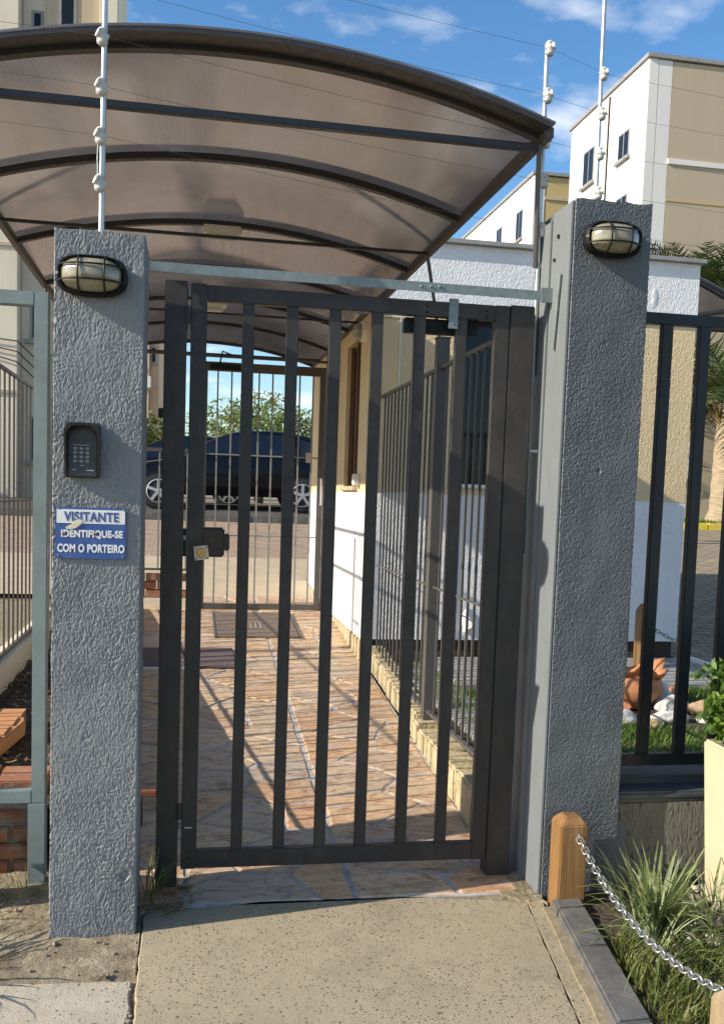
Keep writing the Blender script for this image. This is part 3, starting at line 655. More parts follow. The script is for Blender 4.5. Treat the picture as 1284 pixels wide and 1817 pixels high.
# broken flared foot at the right
ft = MB(); N2 = 16
ft.add([(1.652, 3.418, .0), (1.70, 3.418, .0), (1.70, 3.418, .20), (1.694, 3.418, .25), (1.685, 3.418, .275), (1.672, 3.418, .283), (1.652, 3.418, .29)]+[(1.652, 3.56, .0), (1.70, 3.56, .0), (1.70, 3.56, .20), (1.694, 3.56, .25), (1.685, 3.56, .275), (1.672, 3.56, .283), (1.652, 3.56, .29)],
       [(0, 1, 2, 3, 4, 5, 6), (13, 12, 11, 10, 9, 8, 7)]+[(i, (i+1) % 7, 7+(i+1) % 7, 7+i) for i in range(7)])
ft.build('broken_foot', 'pillar_b', pr)
cd = MB(); cd.tube([(1.338, 3.480, 2.35), (1.338, 3.515, 2.08)], 0.006, 8); cd.build('metal_strip', 'galv', pr)
for z_, y_ in ((2.27, 3.50), (2.42, 3.56), (2.16, 3.505), (2.50, 3.53), (2.21, 3.50)):
    MB().tube([(1.339, y_, z_), (1.347, y_, z_)], random.uniform(.004, .009), 7).build('screw_hole', 'dark_hole', pr)

# bulkhead lamps with wire guards
def bulkhead(cx, y, cz, label):
    t = thing('bulkhead_lamp', (cx, y, cz), label, 'lamp', 'oval bulkhead lamps on the gate pillars')
    a, bz, n = 0.106, 0.061, 40
    def oval(k, ex=0.72):
        c, s = math.cos(k), math.sin(k)
        return (math.copysign(abs(c)**ex, c), math.copysign(abs(s)**ex, s))
    ring = [oval(2*math.pi*i/n) for i in range(n)]
    b = MB(); prof = [(1.0, 0.0), (1.05, -0.010), (1.05, -0.030), (0.97, -0.042), (0.85, -0.034)]
    b.add([(cx+a*r*p[0], y+d, cz+bz*r*p[1]) for r, d in prof for p in ring], [(j*n+i, j*n+(i+1) % n, (j+1)*n+(i+1) % n, (j+1)*n+i) for j in range(len(prof)-1) for i in range(n)]+[tuple(range(n))])
    b.build('base_ring', 'black_matte', t, smooth=True)
    g_ = MB(); prof = [(0.865*math.cos(q), -0.030-0.062*math.sin(q)) for q in [i*math.pi/2/9 for i in range(9)]]+[(0.03, -0.092)]
    g_.add([(cx+a*r*p[0], y+d, cz+bz*r*p[1]) for r, d in prof for p in ring], [(j*n+i, j*n+(i+1) % n, (j+1)*n+(i+1) % n, (j+1)*n+i) for j in range(len(prof)-1) for i in range(n)]+[tuple(range((len(prof)-1)*n, len(prof)*n))])
    g_.build('glass_dome', 'lamp_glass', t, smooth='all')
    def pt(px_, pz):   # point just off the dome
        q = min(0.999, (abs(px_)**2.6+abs(pz)**2.6)**(1/2.6)); d = 0.033+0.066*math.sqrt(max(0, 1-q*q)); return (cx+a*px_*.96, y-d, cz+bz*pz*.96)
    for f in (-0.36, 0.42):
        MB().tube([pt(f, -1+2*i/14) for i in range(15)], 0.0032, 6).build('guard_wire', 'black_matte', t, smooth=True)
    for f in (-0.38, 0.42):
        MB().tube([pt(-1+2*i/18, f) for i in range(19)], 0.0030, 6).build('guard_wire', 'black_matte', t, smooth=True)
    MB().tube([(cx-a*.99, y-.036, cz), (cx-a*.99, y-.042, cz)], 0.005, 8).build('screw', 'steel_plate', t)
    return t
bulkhead(-0.313, 3.243, 2.168, 'oval caged lamp on the left pillar above the black keypad')
bulkhead(1.495, 3.402, 2.463, 'oval caged lamp near the top of the right dark pillar')

# keypad intercom
ic = thing('keypad_intercom', (-0.336, 3.24, 1.62), 'black hooded keypad intercom on the left pillar above the blue sign', 'intercom')
x0, x1, z0, z1, yb = -0.390, -0.281, 1.533, 1.710, 3.247
bk = MB(); outl = [(x0, z0), (x1, z0), (x1, z1), (x0, z1)]; bk.prism(outl, lambda x, z: (x, yb, z), lambda x, z: (x, yb-0.012, z)); bk.build('back_plate', 'black', ic, bevel=0.004)
def arch(ins, top_in=0.0):
    pts = [(x0+ins, z0+(0.004 if ins else 0)), (x1-ins, z0+(0.004 if ins else 0))]; r = (x1-x0)/2-ins; cx = (x0+x1)/2; zt = z1-top_in-0.045
    pts += [(cx+r*math.copysign(abs(math.cos(q))**.7, math.cos(q)), zt+0.042*abs(math.sin(q))**.7) for q in [math.pi*i/16 for i in range(17)]]
    return pts
hd = MB(); o_, i_ = arch(0.0, 0.002), arch(0.007, 0.010); n = len(o_)
def hood_depth(z): return 0.028+0.050*max(0, min(1, (z-z0)/(z1-z0)))
vs = [(x, yb-0.010, z) for x, z in o_]+[(x, yb-hood_depth(z), z) for x, z in o_]+[(x, yb-hood_depth(z), z) for x, z in i_]+[(x, yb-0.012, z) for x, z in i_]
fs = []
for k in range(3):
    for i in range(1, n): 
        j = (i+1) % n
        fs.append((k*n+i, k*n+j, (k+1)*n+j, (k+1)*n+i))
hd.add(vs, fs); hd.build('hood', 'black', ic, smooth=True)
fc = MB(); f0 = arch(0.009, 0.018); fc.prism(f0, lambda x, z: (x, yb-0.011, z), lambda x, z: (x, yb-0.030+0.006*((z-z0)/(z1-z0)), z)); fc.build('face_plate', 'charcoal', ic, bevel=0.003, smooth=True)
keys = '123456789*0#'
kproto = None
for r in range(4):
    for c in range(3):
        kx, kz = -0.358+0.019*c, 1.6265-0.0135*r; ky = yb-0.0305+0.006*((kz-z0)/(z1-z0))
        if kproto is None:
            kproto = MB().box(kx-.0055, kx+.0055, ky-.003, ky+.002, kz-.004, kz+.004).build('key', 'key', ic, bevel=0.0016); k0 = (kx, ky, kz); kk = kproto
        else: kk = clone(kproto, (kx-k0[0], ky-k0[1], kz-k0[2]))
        text('key_legend', keys[r*3+c], 0.007, 'black', kk, (kx, ky-.0034, kz), ext=0.0002)
MB().box(-0.364, -0.312, yb-0.0292, yb-0.025, 1.6365, 1.6378).build('white_line', 'white_key_print', ic)
MB().tube([(-0.335, yb-.026, 1.655), (-0.335, yb-.030, 1.655)], 0.010, 16).build('speaker_grille', 'black', ic)
MB().box(-0.342, -0.330, yb-0.0312, yb-0.027, 1.5718, 1.5735).build('status_light', 'white_key_print', ic)
MB().box(-0.368, -0.354, yb-0.0316, yb-0.027, 1.5575, 1.5595).build('small_print', 'white_key_print', ic)
MB().box(-0.324, -0.300, yb-0.0316, yb-0.027, 1.5560, 1.5590).build('small_print', 'white_key_print', ic)

# visitor sign
sg = thing('visitor_sign', (-0.308, 3.24, 1.355), 'blue and white metal sign reading VISITANTE IDENTIFIQUE-SE COM O PORTEIRO on left pillar', 'sign')
MB().box(-0.420, -0.198, 3.2405, 3.2445, 1.272, 1.438).build('plate', 'blue_sign', sg, bevel=0.0008)
MB().box(-0.416, -0.202, 3.2393, 3.2403, 1.386, 1.431).build('white_band', 'white_print', sg, bevel=0.0004)
text('lettering', 'VISITANTE', 0.040, 'blue_sign', sg, (-0.308, 3.2388, 1.4085), bold=0.0012, width=0.172, space=1.08, height=.0315)
text('lettering', 'IDENTIFIQUE-SE', 0.034, 'white_print', sg, (-0.305, 3.2398, 1.351), bold=0.0014, width=0.194, space=1.06, height=.0285)
text('lettering', 'COM O PORTEIRO', 0.034, 'white_print', sg, (-0.308, 3.2398, 1.306), bold=0.0014, width=0.211, space=1.06, height=.0275)
for (x, z) in ((-0.410, 1.282), (-0.208, 1.282), (-0.411, 1.433), (-0.207, 1.433)):
    MB().lathe([(0.0036, 0), (0.003, -.0018), (0.0008, -.0024)], (x, 3.240, z), 10, 'Y').build('screw', 'galv', sg)
gl_ = MB(); gp = [(-0.386, 1.368), (-0.372, 1.366), (-0.358, 1.370), (-0.346, 1.378), (-0.336, 1.389), (-0.336, 1.398), (-0.345, 1.400), (-0.357, 1.397), (-0.364, 1.387), (-0.378, 1.379), (-0.388, 1.374)]
gl_.prism(gp, lambda x, z: (x, 3.2394, z), lambda x, z: (x, 3.2374, z)); gl_.build('glue_smear', 'cream_glue', sg, bevel=0.0006)
for (x, z) in ((-0.394, 1.351), (-0.296, 1.352)):
    MB().lathe([(0.0058, 0), (0.005, -.001), (0.001, -.0012)], (x, 3.2390, z), 9, 'Y').build('rust_spot', 'rust', sg)

# ------------------------------------------------------------ the gate
GY = 3.612
gp_ = thing('gate_post', (-0.057, GY, 0), 'dark steel gate post on the hinge and lock side near the left pillar', 'gate post', 'square steel posts holding the gate')
bx('post_tube', 'paint_dark', gp_, -0.097, -0.017, GY, GY+0.08, -0.02, 2.256, bevel=0.003)
MB().box(-0.158, -0.097, GY+.02, GY+.05, 0.352, 0.372).build('wall_tie', 'rust', gp_, bevel=0.003)
MB().tube([(-0.150, GY+.01, .36), (-0.152, GY+.0, .33), (-0.149, GY-.01, .29), (-0.15, GY-.012, .25)], .003, 5).build('loose_wire', 'dark_hole', gp_)
gq = thing('gate_post', (1.248, GY, 0), 'wide dark steel gate post beside the right pillar', 'gate post', 'square steel posts holding the gate')
bx('post_tube', 'paint_dark', gq, 1.2005, 1.2955, GY, GY+0.08, -0.02, 2.254, bevel=0.003)
MB().tube([(1.296, GY+.04, 1.706), (1.355, GY+.02, 1.704)], 0.007, 8).build('wall_tie', 'alu', gq)
MB().box(1.300, 1.312, GY+.03, GY+.05, 1.694, 1.72).build('tie_nut', 'galv', gq, bevel=.002)
MB().tube([(1.306, GY+.03, 2.2), (1.310, GY+.03, 1.3)], 0.0045, 6).build('cable_conduit', 'galv', gq)

gt = thing('entrance_gate', (0.6, GY, 0.07), 'dark grey steel entrance gate leaf with six upright bars, closed', 'gate')
bx('stile', 'paint_dark', gt, -0.004, 0.054, GY+.004, GY+.044, 0.072, 2.252, bevel=0.0025)
bx('stile', 'paint_dark', gt, 1.140, 1.197, GY+.004, GY+.044, 0.072, 2.250, bevel=0.0025)
bx('top_rail', 'paint_dark', gt, 0.054, 1.140, GY+.006, GY+.042, 2.192, 2.249, bevel=0.0025)
bx('bottom_rail', 'paint_dark', gt, 0.054, 1.140, GY+.006, GY+.042, 0.073, 0.142, bevel=0.0025)
b0 = bx('bar', 'paint_dark', gt, 0.183, 0.226, GY+.009, GY+.039, 0.142, 2.192, bevel=0.0025)
for x in (0.366, 0.526, 0.685, 0.848, 1.010): clone(b0, (x-0.2045, 0, 0))
wb0 = None
for x in (0.2045, .3665, .5265, .6855, .8485, 1.0105):
    for z in (.1425, 2.1915):
        if wb0 is None:
            w_ = MB(); w_.tube([(x-.021+.006*i, GY+.0085+.0012*math.sin(i*2.1), z+.0012*math.sin(i*1.7)) for i in range(8)], [.0022+.0012*abs(math.sin(i*1.3)) for i in range(8)], 6); wb0 = w_.build('weld_bead', 'paint_dark', gt, smooth=True); wp = (x, z)
        else: clone(wb0, (x-wp[0], 0, z-wp[1]))
# hinges on the left stile
for z in (2.135, 0.30):
    h = MB(); h.tube([(-0.0125, GY-.004, z-.03), (-0.0125, GY-.004, z+.03)], 0.0105, 12); h.box(-.026, -.018, GY-.006, GY+.002, z-.032, z+.032); h.build('hinge', 'paint_dark', gt, smooth=True)
for z in (2.215, 2.09, 0.24):
    MB().tube([(-0.0105, GY+.01, z-.012), (-0.0105, GY+.01, z+.012)], 0.006, 8).build('hinge_pin', 'galv', gt)
# latch parts in the gap, lock box, cylinder plate
lk = MB(); lk.box(0.050, 0.134, GY-.004, GY+.038, 1.262, 1.372); lb = lk.build('lock_case', 'lock_brown', gt, bevel=0.007, seg=3)
MB().box(0.131, 0.153, GY+.002, GY+.034, 1.286, 1.350).build('lock_tongue', 'lock_brown', gt, bevel=0.005)
MB().lathe([(.0025, 0), (.002, -.002), (.0005, -.0024)], (0.084, GY-.0042, 1.325), 8, 'Y').build('screw', 'brass', lb)
cp = MB(); c_, s_ = math.cos(.12), math.sin(.12); q = [(-.026, -.026), (.026, -.026), (.026, .026), (-.026, .026)]
cp.prism(q, lambda a, c: (0.050+a*c_-c*s_, GY-.006, 1.278+a*s_+c*c_), lambda a, c: (0.050+a*c_-c*s_, GY-.018, 1.278+a*s_+c*c_)); cyl = cp.build('cylinder_plate', 'steel_plate', gt, bevel=0.002)
MB().lathe([(0.0175, 0), (0.0175, -.005), (0.015, -.007), (0.001, -.0072)], (0.050, GY-.018, 1.278), 24, 'Y').build('lock_cylinder', 'brass', cyl, smooth=True)
MB().box(0.0492, 0.0508, GY-.0262, GY-.0248, 1.272, 1.284).build('key_slot', 'dark_hole', cyl)
for (a, c) in ((-.020, -.020), (.020, -.020), (.020, .020), (-.020, .020)):
    MB().lathe([(.003, 0), (.0025, -.001), (.0005, -.0011)], (0.050+a*c_-c*s_, GY-.0182, 1.278+a*s_+c*c_), 8, 'Y').build('plate_screw', 'dark_hole', cyl)
MB().box(-0.0168, -0.0045, GY+.004, GY+.03, 1.262, 1.365).build('strike', 'black_matte', gt, bevel=.001)
MB().box(-0.0155, -0.0075, GY-.002, GY+.002, 1.322, 1.340).build('latch_bolt', 'galv', gt, bevel=.001)
# closer / electromagnet under the top rail, its bracket, and bolts
MB().box(0.795, 1.085, GY+.044, GY+.085, 2.135, 2.19).build('magnet_bar', 'black_matte', gt, bevel=.003)
MB().box(0.955, 0.992, GY+.0, GY+.0045, 2.150, 2.262).build('galvanised_bracket', 'galv', gt, bevel=.002)
for (x, z) in ((0.870, 2.230), (0.870, 2.206), (1.105, 2.226), (1.105, 2.205), (0.973, 2.24), (0.973, 2.17)):
    MB().lathe([(.0045, 0), (.004, -.003), (.001, -.0035)], (x, GY+.004 if x < .95 or x > 1 else GY-.0005, z), 8, 'Y').build('bolt', 'dark_hole' if x < .95 or x > 1 else 'galv', gt)
MB().tube([(1.0, GY+.07, 2.19), (0.86, GY+.14, 2.255), (0.70, GY+.10, 2.24)], 0.006, 6).build('closer_arm', 'black_matte', gt)
MB().box(0.008, 0.035, GY+.003, GY+.005, .232, .236).build('weld_mark', 'alu', gt)

tb = thing('galvanised_angle_bar', (0.6, 3.59, 2.29), 'long galvanised steel bar spanning both pillars above the gate', 'steel bar')
a_ = MB(); a_.add([(x, y, z) for x, dz in ((-0.156, 0.002), (1.357, 0.0)) for y, z in ((3.575, 2.272+dz), (3.575, 2.306+dz), (3.612, 2.306+dz), (3.612, 2.301+dz), (3.580, 2.301+dz), (3.580, 2.272+dz))],
         [(0, 1, 2, 3, 4, 5), (11, 10, 9, 8, 7, 6)]+[(i, (i+1) % 6, 6+(i+1) % 6, 6+i) for i in range(6)]); a_.build('angle', 'galv', tb)
for x, z in ((0.835, 2.290), (0.872, 2.292), (0.905, 2.294), (1.318, 2.29), (1.338, 2.288)):
    MB().lathe([(.007, 0), (.006, -.004), (.001, -.006)], (x, 3.575, z), 8, 'Y').build('bolt', 'galv', tb)
MB().box(1.300, 1.352, 3.568, 3.574, 2.262, 2.318).build('end_plate', 'galv', tb, bevel=.002)

# ------------------------------------------------------------ electric fence poles and wires
def epole(base, top, zs, label, side, r=0.0095):
    t = thing('electric_fence_pole', base, label, 'fence pole', 'electric fence poles with insulators')
    p = MB(); p.tube([base, top], r, 10); p.build('pole', 'alu', t, smooth=True)
    for z in zs:
        k = (z-base[2])/(top[2]-base[2]); c = Vector(base).lerp(Vector(top), k)
        i = MB(); i.lathe([(.013, -.026), (.018, -.02), (.018, .004), (.014, .008), (.014, .014), (.0175, .02), (.010, .028)], (c.x+side*0.006, c.y-.010, c.z), 10)
        d = Vector((side*0.9, -.45, .35)).normalized(); q = c+Vector((0, -.012, 0))
        i.tube([q-d*.012, q+d*.010, q+d*.012, q+d*.026], [.013, .016, .010, .015], 10)
        i.build('insulator', 'insul', t, smooth=True)
    return t
LZ = [2.504, 2.655, 2.811, 2.968, 3.125, 3.282]; RZ = [2.562, 2.749, 2.899, 3.068, 3.243]; QZ = [2.72, 2.888, 3.059, 3.23, 3.40]
el = epole((-0.302, 3.40, 2.30), (-0.296, 3.40, 3.32), LZ, 'pale electric fence pole rising from the top of the left pillar', -1)
MB().lathe([(.022, 0), (.02, .012), (.012, .02)], (-0.302, 3.40, 2.312), 12).build('pole_foot', 'alu', el)
MB().tube([(-0.314, 3.39, LZ[0]), (-0.316, 3.388, 2.58), (-0.314, 3.39, LZ[1])], 0.002, 5).build('jumper_wire', 'alu', el)
er = epole((1.331, 3.70, 2.0), (1.325, 3.70, 3.26), RZ, 'pale electric fence pole beside the right pillar, ending above the canopy corner', 1)
MB().box(1.325, 1.345, 3.69, 3.71, 2.42, 2.44).build('pole_clamp', 'galv', er)
epole((1.79, 4.2, 0.28), (1.757, 4.2, 3.72), QZ, 'electric fence pole standing behind the right pillar', 1)
for k in range(5):
    w = MB(); A = Vector((-0.30, 3.385, LZ[k+1])); B = Vector((1.327, 3.685, RZ[k])); C = Vector((1.78, 4.19, QZ[k]))
    w.tube([A.lerp(B, i/10)-Vector((0, 0, .010*math.sin(math.pi*i/10))) for i in range(11)], 0.0007, 4)
    w.tube([B, C], 0.0007, 4); w.tube([A, A+Vector((-3, .5, .3))], 0.0007, 4); w.tube([C, C+Vector((2.5, .3, -.03))], 0.0007, 4)
    tag(w.build('fence_wire', 'inner_bar'), ('topmost electric fence wire crossing the blue sky', 'second electric fence wire from the top', 'middle electric fence wire crossing the canopy front', 'fourth electric fence wire from the top, over the canopy', 'lowest electric fence wire, passing under the canopy tie beam')[4-k], 'wire', 'electric fence wires', 'thing')

# ------------------------------------------------------------ arched canopy
cy = thing('arched_canopy', (0.15, 3.5, 2.86), 'arched smoked polycarbonate canopy over the walkway', 'canopy')
CX, HW, ZS, RISE = 0.15, 1.13, 2.868, 0.185
def arc(x, zs=ZS, rise=RISE): return zs+rise*(1-((x-CX)/HW)**2)
nx_ = 40
def arch_sheet(y0, y1, lift, th, ny):
    xs_ = [CX-HW-.02+(2*HW+.04)*i/nx_ for i in range(nx_+1)]; b = MB(); Yv = [y0+(y1-y0)*j/ny for j in range(ny+1)]
    vs = [(x, y, arc(x)+lift+l) for l in (0, th) for y in Yv for x in xs_]; m = nx_+1; k = m*(ny+1); fs = []
    for j in range(ny):
        for i in range(nx_):
            a = j*m+i; fs += [(a, a+m, a+m+1, a+1), (k+a, k+a+1, k+a+m+1, k+a+m)]
    for i in range(nx_): fs += [(i, i+1, k+i+1, k+i), (ny*m+i+1, ny*m+i, k+ny*m+i, k+ny*m+i+1)]
    for j in range(ny): fs += [((j+1)*m, j*m, k+j*m, k+(j+1)*m), (j*m+nx_, (j+1)*m+nx_, k+(j+1)*m+nx_, k+j*m+nx_)]
    b.add(vs, fs); return b
arch_sheet(3.50, 10.5, 0.032, 0.007, 14).build('polycarbonate_sheet', 'polycarb', cy, smooth=True)
def rib(y, w=0.035, h=0.030, dz=0.0):
    b = MB(); n = 28; xs_ = [CX-HW+2*HW*i/n for i in range(n+1)]
    vs = []
    for x in xs_: z = arc(x)+dz; vs += [(x, y-w/2, z), (x, y+w/2, z), (x, y+w/2, z+h), (x, y-w/2, z+h)]
    fs = [(0, 1, 2, 3), tuple(4*n+i for i in (3, 2, 1, 0))]
    for i in range(n):
        for k in range(4): fs.append((4*i+k, 4*i+(k+1) % 4, 4*i+4+(k+1) % 4, 4*i+4+k))
    return b.add(vs, fs)
r0 = rib(3.62, 0.04, 0.030).build('rib', 'rib_dark', cy)
rib(3.552, 0.10, 0.016, 0.014).build('front_edge_trim', 'rib_dark', cy)
for y in (4.75, 5.87, 7.0, 8.1, 9.25, 10.4): clone(r0, (0, y-3.62, 0))
bx('gutter_beam', 'paint_brown', cy, CX+HW-.005, CX+HW+.030, 3.54, 10.46, ZS-.012, ZS+.028)
bx('gutter_beam', 'paint_brown', cy, CX-HW-.030, CX-HW+.005, 3.54, 10.46, ZS-.012, ZS+.028)
t0 = MB().box(CX-HW+.005, CX+HW-.005, 3.605, 3.635, ZS-.038, ZS-.012).build('tie_beam', 'rib_dark', cy, bevel=.002)
for y in (5.36, 7.6, 9.8): MB().box(CX-HW+.005, CX+HW-.005, y-.008, y+.008, ZS-.012, ZS+.004).build('tie_rod', 'rib_dark', cy)
for (p, q) in (((1.283, 3.62, ZS-.01), (1.318, 3.70, 2.42)), ((1.283, 5.37, ZS-.01), (1.372, 5.37, 2.40)), ((-0.985, 7.0, ZS-.01), (-0.975, 7.0, 2.42))):
    MB().tube([p, q], 0.010, 8).build('stay_rod', 'inner_bar', cy)
sj = None
for y in (4.75, 5.87, 7.0):
    for i in range(1, 12):
        x = CX-HW+2*HW*i/12; z = arc(x)
        if sj is None: sj = MB().lathe([(.008, 0), (.007, -.004), (.001, -.005)], (x, y, z), 7).build('rib_screw', 'galv', cy); sp0 = (x, y, z)
        else: clone(sj, (x-sp0[0], y-sp0[1], z-sp0[2]))
# lamps under the canopy
lproto = None
for (x, y, lab) in ((0.165, 5.87, 'cream caged ceiling lamp under the canopy, nearer the gate'), (0.165, 8.12, 'cream caged ceiling lamp under the canopy, farther back')):
    z = arc(x)-0.002
    if lproto is None:
        lproto = thing('canopy_lamp', (x, y, z), lab, 'lamp', 'cream lamps under the canopy')
        b = MB(); b.add([(x-.12, y-.055, z), (x+.12, y-.055, z), (x+.12, y+.055, z), (x-.12, y+.055, z), (x-.105, y-.045, z-.055), (x+.105, y-.045, z-.055), (x+.105, y+.045, z-.055), (x-.105, y+.045, z-.055)], [(3, 2, 1, 0), (4, 5, 6, 7), (0, 1, 5, 4), (1, 2, 6, 5), (2, 3, 7, 6), (3, 0, 4, 7)]); b.build('housing', 'cream_plastic', lproto, bevel=.012, seg=3, smooth=True)
        d = MB(); d.box(x-.085, x+.085, y-.04, y+.04, z-.080, z-.055); d.build('diffuser', 'white_plastic', lproto, bevel=.01, smooth=True)
        for k in (-.06, 0, .06): MB().tube([(x+k, y-.048, z-.05), (x+k, y-.046, z-.084), (x+k, y+.046, z-.084), (x+k, y+.048, z-.05)], .003, 6).build('guard_wire', 'cream_plastic', lproto)
    else:
        c = copy_tree(lproto); c.location = (x, y, z); c['label'] = lab

# ------------------------------------------------------------ fences
def fence_y(name, label, x, y0, y1, z0, z1, sp, r, mat, rails, posts=(), group=None, cat='fence', rh=.022):
    """railing running in depth"""
    t = thing(name, (x, (y0+y1)/2, z0), label, cat, group)
    bx('bottom_rail', mat, t, x-rh*.6, x+rh*.6, y0, y1, z0, z0+rh, bevel=.002)
    bx('top_rail', mat, t, x-.012, x+.012, y0, y1, z1-.022, z1, bevel=.002)
    for z in rails: bx('middle_rail', mat, t, x-.005, x+.005, y0, y1, z-.006, z+.006, bevel=0)
    n = int((y1-y0)/sp); p = None
    for i in range(1, n):
        y = y0+(y1-y0)*i/n
        if any(abs(y-q) < .05 for q in posts): continue
        if p is None: p = MB().box(x-r, x+r, y-r, y+r, z0+rh, z1-.022).build('bar', mat, t); yp = y
        else: clone(p, (0, y-yp, 0))
    return t
fi = fence_y('inner_railing', 'dark railing running back beside the walkway to the guardhouse corner', 1.385, 4.30, 7.04, 0.272, 2.255, 0.112, 0.0062, 'inner_bar', (1.005,), (5.37,))
bx('post', 'inner_bar', fi, 1.355, 1.425, 5.335, 5.405, 0.21, 2.405); bx('post_cap', 'inner_bar', fi, 1.350, 1.430, 5.33, 5.41, 2.405, 2.413, bevel=.001)
bx('post_foot', 'inner_bar', fi, 1.345, 1.475, 5.30, 5.44, 0.205, 0.215, bevel=.001)
fence_y('garden_railing', 'brown railing on a low wall at the far left garden edge', -1.15, 4.6, 9.0, 0.415, 2.24, 0.165, 0.0058, 'paint_brown', (1.40,))
fence_y('walkway_railing', 'railing on the low wall along the left side of the walkway', -0.475, 3.95, 8.7, 0.560, 2.2, 0.118, 0.0046, 'inner_bar', (), rh=.012)
pq = thing('railing_post', (-0.975, 7.0, .36), 'grey steel post behind the left pillar, propping the canopy edge', 'post')
bx('post_tube', 'paint_frame', pq, -1.005, -0.945, 6.97, 7.03, 0.36, 2.40); bx('post_cap', 'paint_frame', pq, -1.012, -0.938, 6.963, 7.037, 2.40, 2.408, bevel=.001)
for dy in (-.16, -.28): MB().box(-.984, -.966, 7+dy-.009, 7+dy+.009, .4, 2.45).build('bar', 'paint_grey_thin', pq)
for z in (1.78, 1.29, .42): MB().box(-.982, -.968, 6.70, 6.97, z-.008, z+.008).build('clip_bar', 'paint_grey_thin', pq)
# right street fence
rf = thing('street_fence', (2.4, 3.62, .45), 'dark square bar fence panel on the low wall right of the right pillar', 'fence')
bx('top_rail', 'paint_fence', rf, 1.656, 3.6, 3.60, 3.64, 2.221, 2.264); bx('bottom_rail', 'paint_fence', rf, 1.656, 3.6, 3.60, 3.64, 0.449, 0.496)
fb = bx('bar', 'paint_fence', rf, 1.822, 1.868, 3.604, 3.636, 0.496, 2.221)
for k in range(1, 11): clone(fb, (0.160*k, 0, 0))
lw = thing('low_wall', (2.5, 3.65, 0), 'low cracked grey wall with a dark coping under the right fence', 'wall')
bx('render', 'rough_wall', lw, 1.66, 4.2, 3.455, 3.735, -0.02, 0.352, bevel=.012); bx('ledge', 'band_dark', lw, 1.66, 4.2, 3.452, 3.565, 0.3525, 0.385, bevel=.01); bx('coping', 'band_dark', lw, 1.66, 4.2, 3.568, 3.742, 0.3525, 0.415, bevel=.006)  # ledge coloured dark for the pillar's shade, sharing the coping's material
# left frame panel with its leg
lf = thing('frame_panel', (-0.9, 3.74, .3), 'grey green steel frame panel left of the left pillar', 'fence panel')
bx('stile', 'paint_frame', lf, -0.562, -0.511, 3.72, 3.765, 0.308, 2.203); bx('top_rail', 'paint_frame', lf, -1.75, -0.562, 3.72, 3.765, 2.152, 2.203)
bx('bottom_rail', 'paint_frame', lf, -1.75, -0.562, 3.72, 3.765, 0.308, 0.358)
vb = bx('bar', 'paint_frame', lf, -0.765, -0.725, 3.725, 3.76, 0.358, 2.152)
for k in range(1, 6): clone(vb, (-.16*k, 0, 0))
bx('leg', 'paint_frame', lf, -0.574, -0.510, 3.715, 3.77, -0.03, 0.3065)

# walkway side walls and kerb
wl_ = thing('low_wall', (-.49, 6.3, 0), 'low rendered wall behind the left pillar along the walkway', 'wall')
wb = MB(); wb.add([(x, y, z) for y, z0_, z1_ in ((3.92, -.05, .525), (8.75, .3, .525)) for x, z in ((-.515, z0_), (-.462, z0_), (-.462, z1_), (-.515, z1_))], [(3, 2, 1, 0), (4, 5, 6, 7), (0, 1, 5, 4), (1, 2, 6, 5), (2, 3, 7, 6), (3, 0, 4, 7)]); wb.build('render', 'block', wl_, bevel=.006)
gw = thing('low_wall', (-1.2, 6.5, 0), 'pale low wall carrying the brown railing in the left garden', 'wall')
bx('render', 'wall_cream', gw, -1.24, -1.10, 4.5, 9.1, 0.0, 0.41, bevel=.006)
# stepped mortar kerb at right of walkway
kb = thing('walkway_kerb', (1.36, 5.6, 0), 'rough mortar kerb with rounded blocks under the inner railing', 'kerb')
for i in range(19):
    y0_ = 3.95+i*.163; y1_ = y0_+.1625; inset = 0.0 if y0_ < 5.35 else 0.045
    zt = 0.205 if y0_ < 5.2 else 0.235+0.016*(i-8); b = MB()
    xa = 1.295+inset*0.6+random.uniform(-.006, .006)
    b.box(xa, 1.46, y0_, y1_, zr(y0_)-.03, zt+random.uniform(-.006, .006)); b.build('kerb_block', 'plinth', kb, bevel=.012, seg=3, smooth=True)

# ------------------------------------------------------------ guardhouse
gh = thing('guardhouse', (2.55, 8.7, .44), 'small white and tan guardhouse with flat parapet right of the walkway', 'guardhouse')
GX0, GX1, GF, GB = 1.285, 3.835, 7.05, 10.4
def wallx(y0, y1, x0, x1, z0, z1, mat): return MB().box(x0, x1, y0, y1, z0, z1).build('wall', mat, gh)
# front wall with opening x 1.99-2.56, z 1.62-2.84
MB().box(GX0, GX1, GF+.003, GF+.15, .445, 1.548).build('wall', 'wall_white', gh)
MB().box(GX0, 1.985, GF, GF+.15, 1.548, 2.90).build('wall', 'wall_tan', gh); MB().box(2.565, GX1, GF, GF+.15, 1.548, 2.90).build('wall', 'wall_tan', gh)
MB().box(1.985, 2.565, GF, GF+.15, 1.548, 1.60).build('wall', 'wall_tan', gh); MB().box(1.985, 2.565, GF, GF+.15, 2.845, 2.90).build('wall', 'wall_tan', gh)
